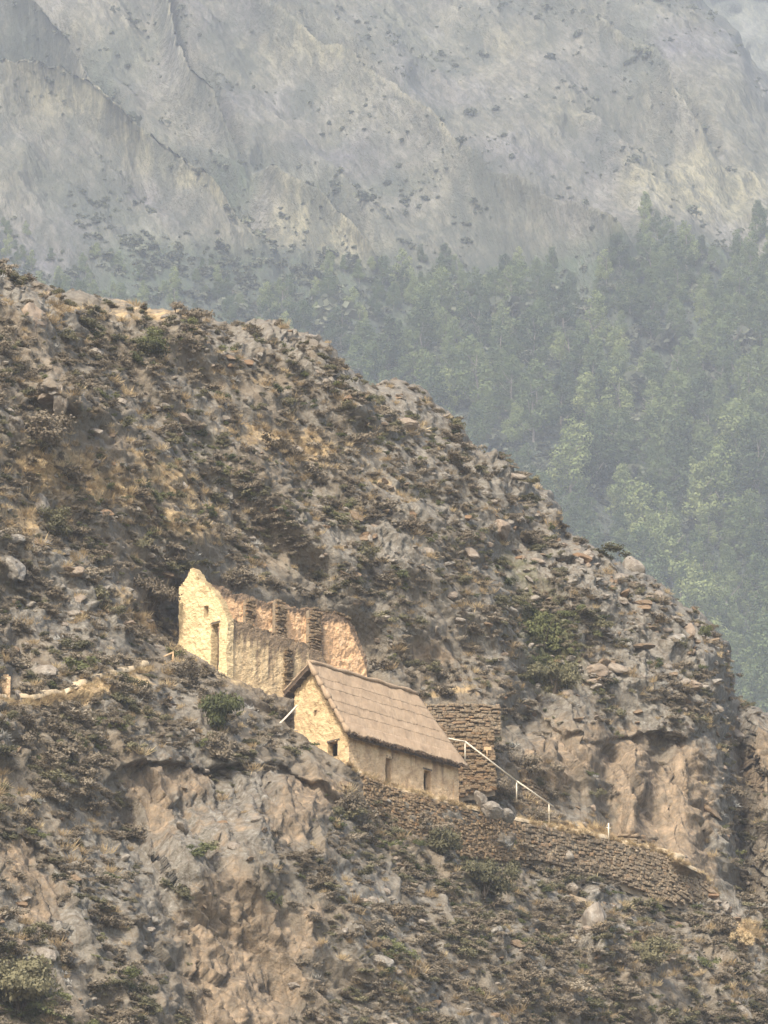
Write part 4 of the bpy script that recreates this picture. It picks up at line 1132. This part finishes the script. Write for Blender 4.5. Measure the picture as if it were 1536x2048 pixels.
hb = lambda xs: hill_depth(np.array(xs, float), pl(np.array(xs, float), LINE_B) + 6) - 0.35
xs = [722, 780, 860, 925, 1000, 1040]
stone_wall('brown terrace wall holding up the thatched house platform', [(x, pl(x, LINE_B) + 3) for x in xs], [(722, 1595), (780, 1645), (860, 1685), (925, 1702), (1000, 1708), (1040, 1706)], 0.2, 0.27, ST_B, 601, hb(xs))
xs = [1042, 1110, 1200, 1270, 1330, 1400, 1436]
stone_wall('long grey terrace wall under the straw path beyond the house', [(x, pl(x, LINE_B) + 3) for x in xs], [(1042, 1702), (1110, 1716), (1200, 1742), (1270, 1772), (1330, 1792), (1400, 1800), (1436, 1806)], 0.24, 0.32, ST_G, 602, hb(xs))
stone_wall('upper stone terrace wall with level top behind the thatched roof', [(850, 1408), (920, 1408), (998, 1410)], [(850, 1452), (920, 1452), (998, 1452)], 0.22, 0.45, ST_G, 603, [368.5, 369.5, 370.5], lean=0.1)
stone_wall('second stone terrace wall, below the level topped one behind the roof', [(870, 1456), (930, 1458), (985, 1462)], [(870, 1585), (930, 1580), (985, 1570)], 0.22, 0.45, ST_B, 604, [366.0, 367.0, 368.0], lean=0.1)
stone_wall('low stone wall at the foot of the cliff behind the straw path', [(1214, 1668), (1270, 1668), (1318, 1676)], [(1214, 1690), (1270, 1700), (1318, 1712)], 0.25, 0.45, ST_G, 605, hill_depth(np.array([1214., 1270, 1318]), np.array([1650., 1655, 1660])) - 0.8)
stone_wall('short stone wall stepping down beside the wooden handrail', [(1042, 1556), (1070, 1566), (1092, 1580)], [(1042, 1600), (1070, 1620), (1092, 1640)], 0.22, 0.4, ST_G, 606, hill_depth(np.array([1042., 1070, 1092]), np.array([1556., 1566, 1580])) - 0.5)
stone_wall('rough stone footing below the grey terrace wall', [(1075, 1760), (1120, 1775), (1160, 1800)], [(1075, 1800), (1120, 1820), (1160, 1840)], 0.26, 0.5, ST_G, 607)

# stone pilasters and coping of the ruin's inner wall
for (p0, p1, yt, yb) in ((490, 508, 1200, 1262), (549, 570, 1202, 1278), (616, 640, 1220, 1302)):
    def lb(px_, py_, bb):
        r = FW + RT * (px_ - 768) / FOC + UP * (1024 - py_) / FOC
        t_ = (bb - (C0 - RO) @ B) / (r @ B); q = C0 + r * t_ - RO
        return q @ A, q @ Z
    s0, zt = lb(p0, yt, 3.75); s1, _ = lb(p1, yt, 3.75); _, zb = lb((p0 + p1) / 2, yb + 30, 3.75)
    pil = link('pilaster', None, parent=ruin); pil.empty_display_size = 0.2
    bm = bmesh.new(); box_bm(bm, A * (s0 + 0.05) + B * 3.72 + Z * zb, A * (s1 - s0 - 0.1), B * 0.27, Z * (zt - zb)); link('core', to_mesh(bm, 'core'), M_core, pil)
    rows = []; zz = zb
    while zz < zt:
        rows.append(([A * s0 + B * 3.72 + Z * (zz + 0.1), A * s1 + B * 3.72 + Z * (zz + 0.1)], 0.2, -B)); zz += 0.21
    stones_on(pil, rows, 0.5, ST_B, 620 + p0, 290)
rows = []
for k in range(1):
    u = np.linspace(0.9, 17.4, 30); u = np.concatenate([np.linspace(13.0, 17.4, 10)]); rows.append(([A * a_ + B * (4.1 + 0.1 * k) + Z * (np.interp(a_, bt_[:, 0], bt_[:, 1]) + 0.02 + 0.18 * k) for a_ in u], 0.2, -B))
cop = link('coping', None, parent=ruin); cop.empty_display_size = 0.2
stones_on(cop, rows, 0.5, ST_D, 650, 290)
u = np.linspace(0.3, 11.0, 24)
cop2 = link('coping', None, parent=ruin); cop2.empty_display_size = 0.2
stones_on(cop2, [([A * a_ + B * 0.3 + Z * (np.interp(a_, ft[:, 0], ft[:, 1]) + 0.05) for a_ in u], 0.2, -B)], 0.45, ST_D, 651, 290)
# dark stone buttress on the ruin's front wall
but = link('buttress', None, parent=ruin); but.empty_display_size = 0.2
rows = [([A * 6.0 - B * 0.1 + Z * z_, A * 6.75 - B * 0.1 + Z * z_], 0.2, -B) for z_ in np.arange(-0.8, 3.0, 0.21)]
stones_on(but, rows, 0.4, ST_D, 652, 290)

# ------------------------------------------------------------------ paths, rails, ladder, signs
def strip(name, L, n, wid, mat, label, lift=0.05, dy=0, bank=0.25):
    L = np.array(L, float); t = np.linspace(0, 1, len(L)); T = np.linspace(0, 1, n)
    x, y = np.interp(T, t, L[:, 0]), np.interp(T, t, L[:, 1]) + dy
    Pf = hill_pos(x, y) + np.array([0, -0.15, lift])
    tang = np.gradient(Pf, axis=0); nr = np.stack([-tang[:, 1], tang[:, 0], tang[:, 0] * 0], -1); nr /= np.linalg.norm(nr, axis=1)[:, None] + 1e-9
    nr *= np.sign(nr @ FW)[:, None]
    rows = []
    for k in range(5):
        q = Pf + nr * wid * k / 4 + Z * (0.10 * k / 4 * wid)
        q[:, 2] += 0.05 * perlin(q, 1.5) + 0.04 * perlin(q, 5.0)
        rows.append(q)
    edge = Pf - Z * bank - nr * 0.05
    me = sheet(name, np.array([edge] + rows)); o = link(name, me, mat)
    return tag(o, label, kind='structure')
xs = np.array([925, 980, 1040, 1110, 1200, 1330, 1400, 1436])
strip('path', [(x, pl(x, LINE_B)) for x in xs], 60, 1.6, M_path, 'straw coloured path along the head of the terrace wall', 0.26, 2, 0.3)
strip('path', FLIGHT, 40, 1.1, M_path, 'pale footpath curving round the slope towards the ruin', 0.42, 0, 0.3)
strip('path', [(x, pl(x, LINE_B)) for x in (690, 740, 800, 860, 925)], 40, 0.9, M_path, 'straw edge of the platform in front of the house', 0.1, 1)

def pole(name, p0, p1, r, mat, parent, base):
    bm = bmesh.new(); p0 = Vector(p0) - Vector(base); p1 = Vector(p1) - Vector(base)
    mid = (p0 + p1) / 2 + Vector((0.01, 0.0, -0.02))
    tube(bm, [p0, mid, p1], [r, r * 0.95, r * 0.85], 8); return link(name, to_mesh(bm, name, True), mat, parent)
def rail(label, pts, posts, mat=M_wood, r=0.06):
    """pts: (px,py,d) along the rail; posts: (px, top py, foot py, d)"""
    base = at(*posts[0][:1], posts[0][2], posts[0][3])
    t = thing('handrail', label, 'handrail', base)
    Pp = [at(*p) for p in pts]
    for a_, b_ in zip(Pp[:-1], Pp[1:]): pole('rail', a_, b_, r, mat, t, base)
    for (x, y0, y1, d) in posts: pole('post', at(x, y1 + 6, d + 0.05), at(x, y0, d + 0.05), 0.055, mat, t, base)
    return t
dr = [float(hill_depth(np.array([x]), np.array([y]))[0]) - 0.6 for x, y in ((930, 1525), (1033, 1598), (1098, 1640), (1217, 1680))]
dr = [min(dr[0], 364.5), min(dr[1], 366), min(dr[2], 368), dr[3]]
rail('pale wooden handrail descending the steps behind the thatched house', [(893, 1476, dr[0] - 0.2), (930, 1483, dr[0]), (1033, 1562, dr[1]), (1107, 1613, dr[2])],
     [(930, 1483, 1522, dr[0]), (1033, 1563, 1597, dr[1]), (1098, 1606, 1640, dr[2])])
t = thing('fence_post', 'lone pale wooden post on the straw path near the low stone wall', 'post', at(1217, 1680, dr[3]))
pole('post', at(1217, 1684, dr[3]), at(1217, 1646, dr[3]), 0.06, M_wood, t, at(1217, 1680, dr[3]))
pole('crosspiece', at(1213, 1655, dr[3]), at(1222, 1656, dr[3]), 0.03, M_wood, t, at(1217, 1680, dr[3]))
# sloping pole with a lower bar beside the gable
dl = 351.5
t = thing('handrail', 'short pale sloping rail climbing to the gable of the thatched house', 'handrail', at(557, 1452, dl))
pole('rail', at(557, 1450, dl), at(594, 1411, dl + 1.5), 0.07, M_wood, t, at(557, 1452, dl))
pole('post', at(560, 1456, dl + .1), at(560, 1445, dl + .1), 0.05, M_wood, t, at(557, 1452, dl))
pole('post', at(590, 1432, dl + 1.4), at(590, 1414, dl + 1.4), 0.05, M_wood, t, at(557, 1452, dl))
pole('lower_bar', at(566, 1458, dl), at(596, 1461, dl + .5), 0.04, M_wood, t, at(557, 1452, dl))
# small wooden gate frame on the path left of the ruin
dg = float(hill_depth(np.array([345.]), np.array([1336.]))[0]) - 0.3
t = thing('gate_frame', 'ochre wooden gate frame on the path left of the ruin', 'gate', at(345, 1338, dg))
for seg in (((346, 1340), (346, 1304)), ((316, 1336), (316, 1318)), ((314, 1319), (348, 1304)), ((316, 1330), (346, 1322))):
    pole('post' if seg[0][0] == seg[1][0] else 'bar', at(*seg[0], dg), at(*seg[1], dg), 0.075, M_wood2, t, at(345, 1338, dg))
# little wooden sign on the terrace behind the rail
ds = dr[0] + 0.8
t = thing('signpost', 'small orange-brown wooden sign behind the handrail', 'sign', at(976, 1512, ds))
bm = bmesh.new(); p = at(976, 1500, ds) - at(976, 1512, ds)
box_bm(bm, p - RT * 0.3, RT * 0.55, np.array([0, 0.05, 0]), Z * 0.24); link('board', to_mesh(bm, 'board'), M_wood2, t)
pole('post', at(974, 1516, ds), at(974, 1500, ds), 0.05, M_wood2, t, at(976, 1512, ds))
# ochre plastered wall stub and pale stone pillar at the left edge of the hill
ws = at(8, 1412, float(hill_depth(np.array([8.]), np.array([1404.]))[0]) - 0.4)
m_ = wall_mesh('wall_stub', ws, RT, np.array([0, -1.0, 0]), ((-2.5, 0.38, -0.6, 3.1), lambda u, z: z < 2.1 - 0.9 * np.clip(u - 0.2, 0, 2) ** 1 + 0.3 * perlin(np.stack([u * 1.4, z * 0, u * 0 + 3], -1))), [], 0.7, 0.12, 0.07, 31, lambda u, z: 0.42 + 0 * u)
o = link('wall_stub', m_, M_front, loc=ws); tag(o, 'broken ochre plastered wall stub beside the curving footpath', 'wall')
o = link('boulder', ROCKS[2], loc=at(40, 1398, float(hill_depth(np.array([40.]), np.array([1400.]))[0]) - 0.5), rot=(0.2, 1.2, 0.3), scale=(0.75, 0.5, 0.55)); tag(o, 'pale upright stone beside the ochre wall stub', 'boulder')
# pale boulders at the right end of the house platform
for k, (x, y, sx, lab) in enumerate([(985, 1614, 0.72, 'big pale grey boulder at the right end of the house platform'), (1015, 1624, 0.55, 'pale grey boulder leaning on the bigger one beside the straw path'), (962, 1596, 0.6, 'squat grey boulder touching the right wall of the thatched house'),
                                     (1270, 1145, 1.3, 'rounded grey boulder capping the craggy spur'), (118, 800, 0.85, 'tall dark faced rock above the wide grey-brown bush'), (1185, 1850, 1.5, 'smooth grey slab rock below the grey terrace wall'), (60, 640, 1.6, 'pale rock ledge on the skyline shoulder'),
                                     (80, 1010, 0.8, 'pale rounded rock above the olive bush')]):
    d = float(hill_depth(np.array([float(x)]), np.array([float(y)]))[0])
    if k < 3: d = 357.6 + k * 0.6
    o = link('boulder', ROCKS[(k * 3 + 1) % 8 if ((k * 3 + 1) % 8) % 4 else 1], loc=at(x, y + (7 if k < 3 else 0), d), rot=(0.3, 0.5 + 0.2 * k, 0.4 * k), scale=(sx * 1.2, sx, sx * 1.1)); tag(o, lab, 'boulder')

# ------------------------------------------------------------------ eucalyptus wood on the mountain foot
rg = np.random.default_rng(77); T_ = []
def ftop(px): return np.interp(px, [-400, 0, 150, 300, 500, 700, 850, 1000, 1100, 1190, 1235, 1260, 1320, 1450, 1500, 1536, 1950], [380, 455, 520, 560, 575, 560, 520, 520, 545, 590, 470, 455, 470, 520, 460, 400, 380])
y = 400.0
while y < 1500:
    stepx = 36 if y < 650 else 56
    for x in np.arange(-330, 1860, stepx):
        xx = x + rg.uniform(-16, 16); yy = y + rg.uniform(-12, 12)
        if yy < ftop(xx) + 55 * perlin(np.array([[xx / 60, 0.3, 0.7]]))[0] or yy > sil(xx) + 90: continue
        edge = min((yy - ftop(xx)) / 140.0, 1.0)
        gap = fbm(np.array([[xx / 150, yy / 110, 3.0]]), 1.0, 2, 4.0)[0]
        if rg.uniform() > 0.45 + 0.6 * edge + 0.3 * gap: continue
        if gap < -0.42 and yy > 650: continue
        if 1120 < xx < 1275 and yy < 520 + (xx - 1120) * 0.4: continue
        T_.append((xx, yy, edge))
    y += 26 if y < 650 else 44
T_ = np.array(T_)
TP = mtn_pos(T_[:, 0], T_[:, 1])
th = 1.35 * (0.62 + 0.42 * T_[:, 2] * rg.uniform(0.6, 1.15, len(T_))) * rg.uniform(0.6, 1.3, len(T_)) * (0.75 + 0.3 * sstep(T_[:, 1], 600, 900)) * (0.55 + 0.45 * sstep(T_[:, 0] + 0.5 * T_[:, 1], 600, 1150))
tv = rg.integers(0, 8, len(T_)); tr = rg.uniform(0, 6.28, len(T_))
vis = (T_[:, 0] > 10) & (T_[:, 0] < 1526) & (T_[:, 1] - 30 < sil(T_[:, 0]))
key = th * np.array(TH)[tv] * vis
ind = np.argsort(-key)[:300]; ind = ind[key[ind] > 0]
rest = np.setdiff1d(np.arange(len(T_)), ind)
def wood_words(x, y, v):
    shape = ['broad', 'slender', 'tall narrow', 'spreading', 'full', 'tall thin', 'bushy', 'upright'][v]
    if y < 640 and x > 1200: place = 'in the dark ravine wood high on the mountain'
    elif y < 640: place = 'in the thin upper fringe of the wood'
    elif x < 800: place = 'behind the hill shoulder skyline'
    elif y > sil(x) - 160: place = 'rising close behind the spur skyline'
    else: place = 'in the thick of the hazy wood'
    return shape + ' eucalyptus tree ' + place
for i in ind:
    hh = th[i] * TH[tv[i]]
    t = thing('eucalyptus_tree', ('very large ' if hh > 24 else 'large ' if hh > 18 else 'small ') + wood_words(T_[i, 0], T_[i, 1], tv[i]), 'tree', TP[i], 'eucalyptus trees on the mountain foot')
    t.rotation_euler = (0, 0, tr[i]); t.scale = (th[i] * 1.1, th[i] * 1.1, th[i])
    link('trunk', TRUNK[tv[i]], parent=t); link('crown', CROWN[tv[i]], parent=t)
rot = np.stack([0 * tr, 0 * tr, tr], -1)
scatter('far_wood', CROWN, TP[rest], rot[rest], np.repeat(th[rest][:, None], 3, 1), tv[rest], 'mass of smaller far eucalyptus trees on the mountain foot')

# scrub dotted over the open mountain
rg = np.random.default_rng(78); n = 22000
x = rg.uniform(-300, 1850, n); y = rg.uniform(-150, 1300, n)
keep = (y > msil(x) + 12) & (y < sil(x) + 40)
x, y = x[keep], y[keep]
j = np.clip((x - mu[0]) / (mu[1] - mu[0]), 0, MU - 1).astype(int)
i = np.clip((1620 - y) / (1620 - msil(mu)[j]) * (MV - 1), 0, MV - 1).astype(int)
gr = green[i, j]; keep = rg.uniform(0, 1, len(x)) < np.clip(0.02 + 0.9 * gr + 0.9 * fbm(MG[i, j] / MS, 1 / 28.0, 2, 41.0), 0, 1)
x, y, i, j = x[keep], y[keep], i[keep], j[keep]
s = np.exp(rg.normal(0.1, 0.55, len(x))) * (0.75 + 0.5 * sstep(y, 300, 700))
scatter('mountain_scrub', MSCR, MG[i, j], np.stack([0 * x, 0 * x, rg.uniform(0, 6.28, len(x))], -1), np.repeat(s[:, None], 3, 1) * np.array([1.1, 1.1, 0.9]), rg.integers(0, 3, len(x)), 'grey-green bushes dotted over the mountain slope')

# ------------------------------------------------------------------ haze
topz = max(float(MGG[..., 2].max()), float(FP[..., 2].max())) + 15
bm = bmesh.new(); box_bm(bm, (-700, -65, -8), (1400, 0, 0), (0, 4060, 0), (0, 0, topz + 8))
me = to_mesh(bm, 'haze')
hz = bpy.data.materials.new('haze_air'); hz.use_nodes = True
hn = hz.node_tree; hn.nodes.clear()
ho = hn.nodes.new('ShaderNodeOutputMaterial'); pv = hn.nodes.new('ShaderNodeVolumePrincipled')
pv.inputs['Color'].default_value = (0.89, 0.945, 1.0, 1)
pv.inputs['Density'].default_value = HAZE_DENSITY
pv.inputs['Anisotropy'].default_value = 0.0
hn.links.new(pv.outputs[0], ho.inputs['Volume'])
tag(link('haze', me, hz), 'pale haze filling the valley air', kind='stuff')
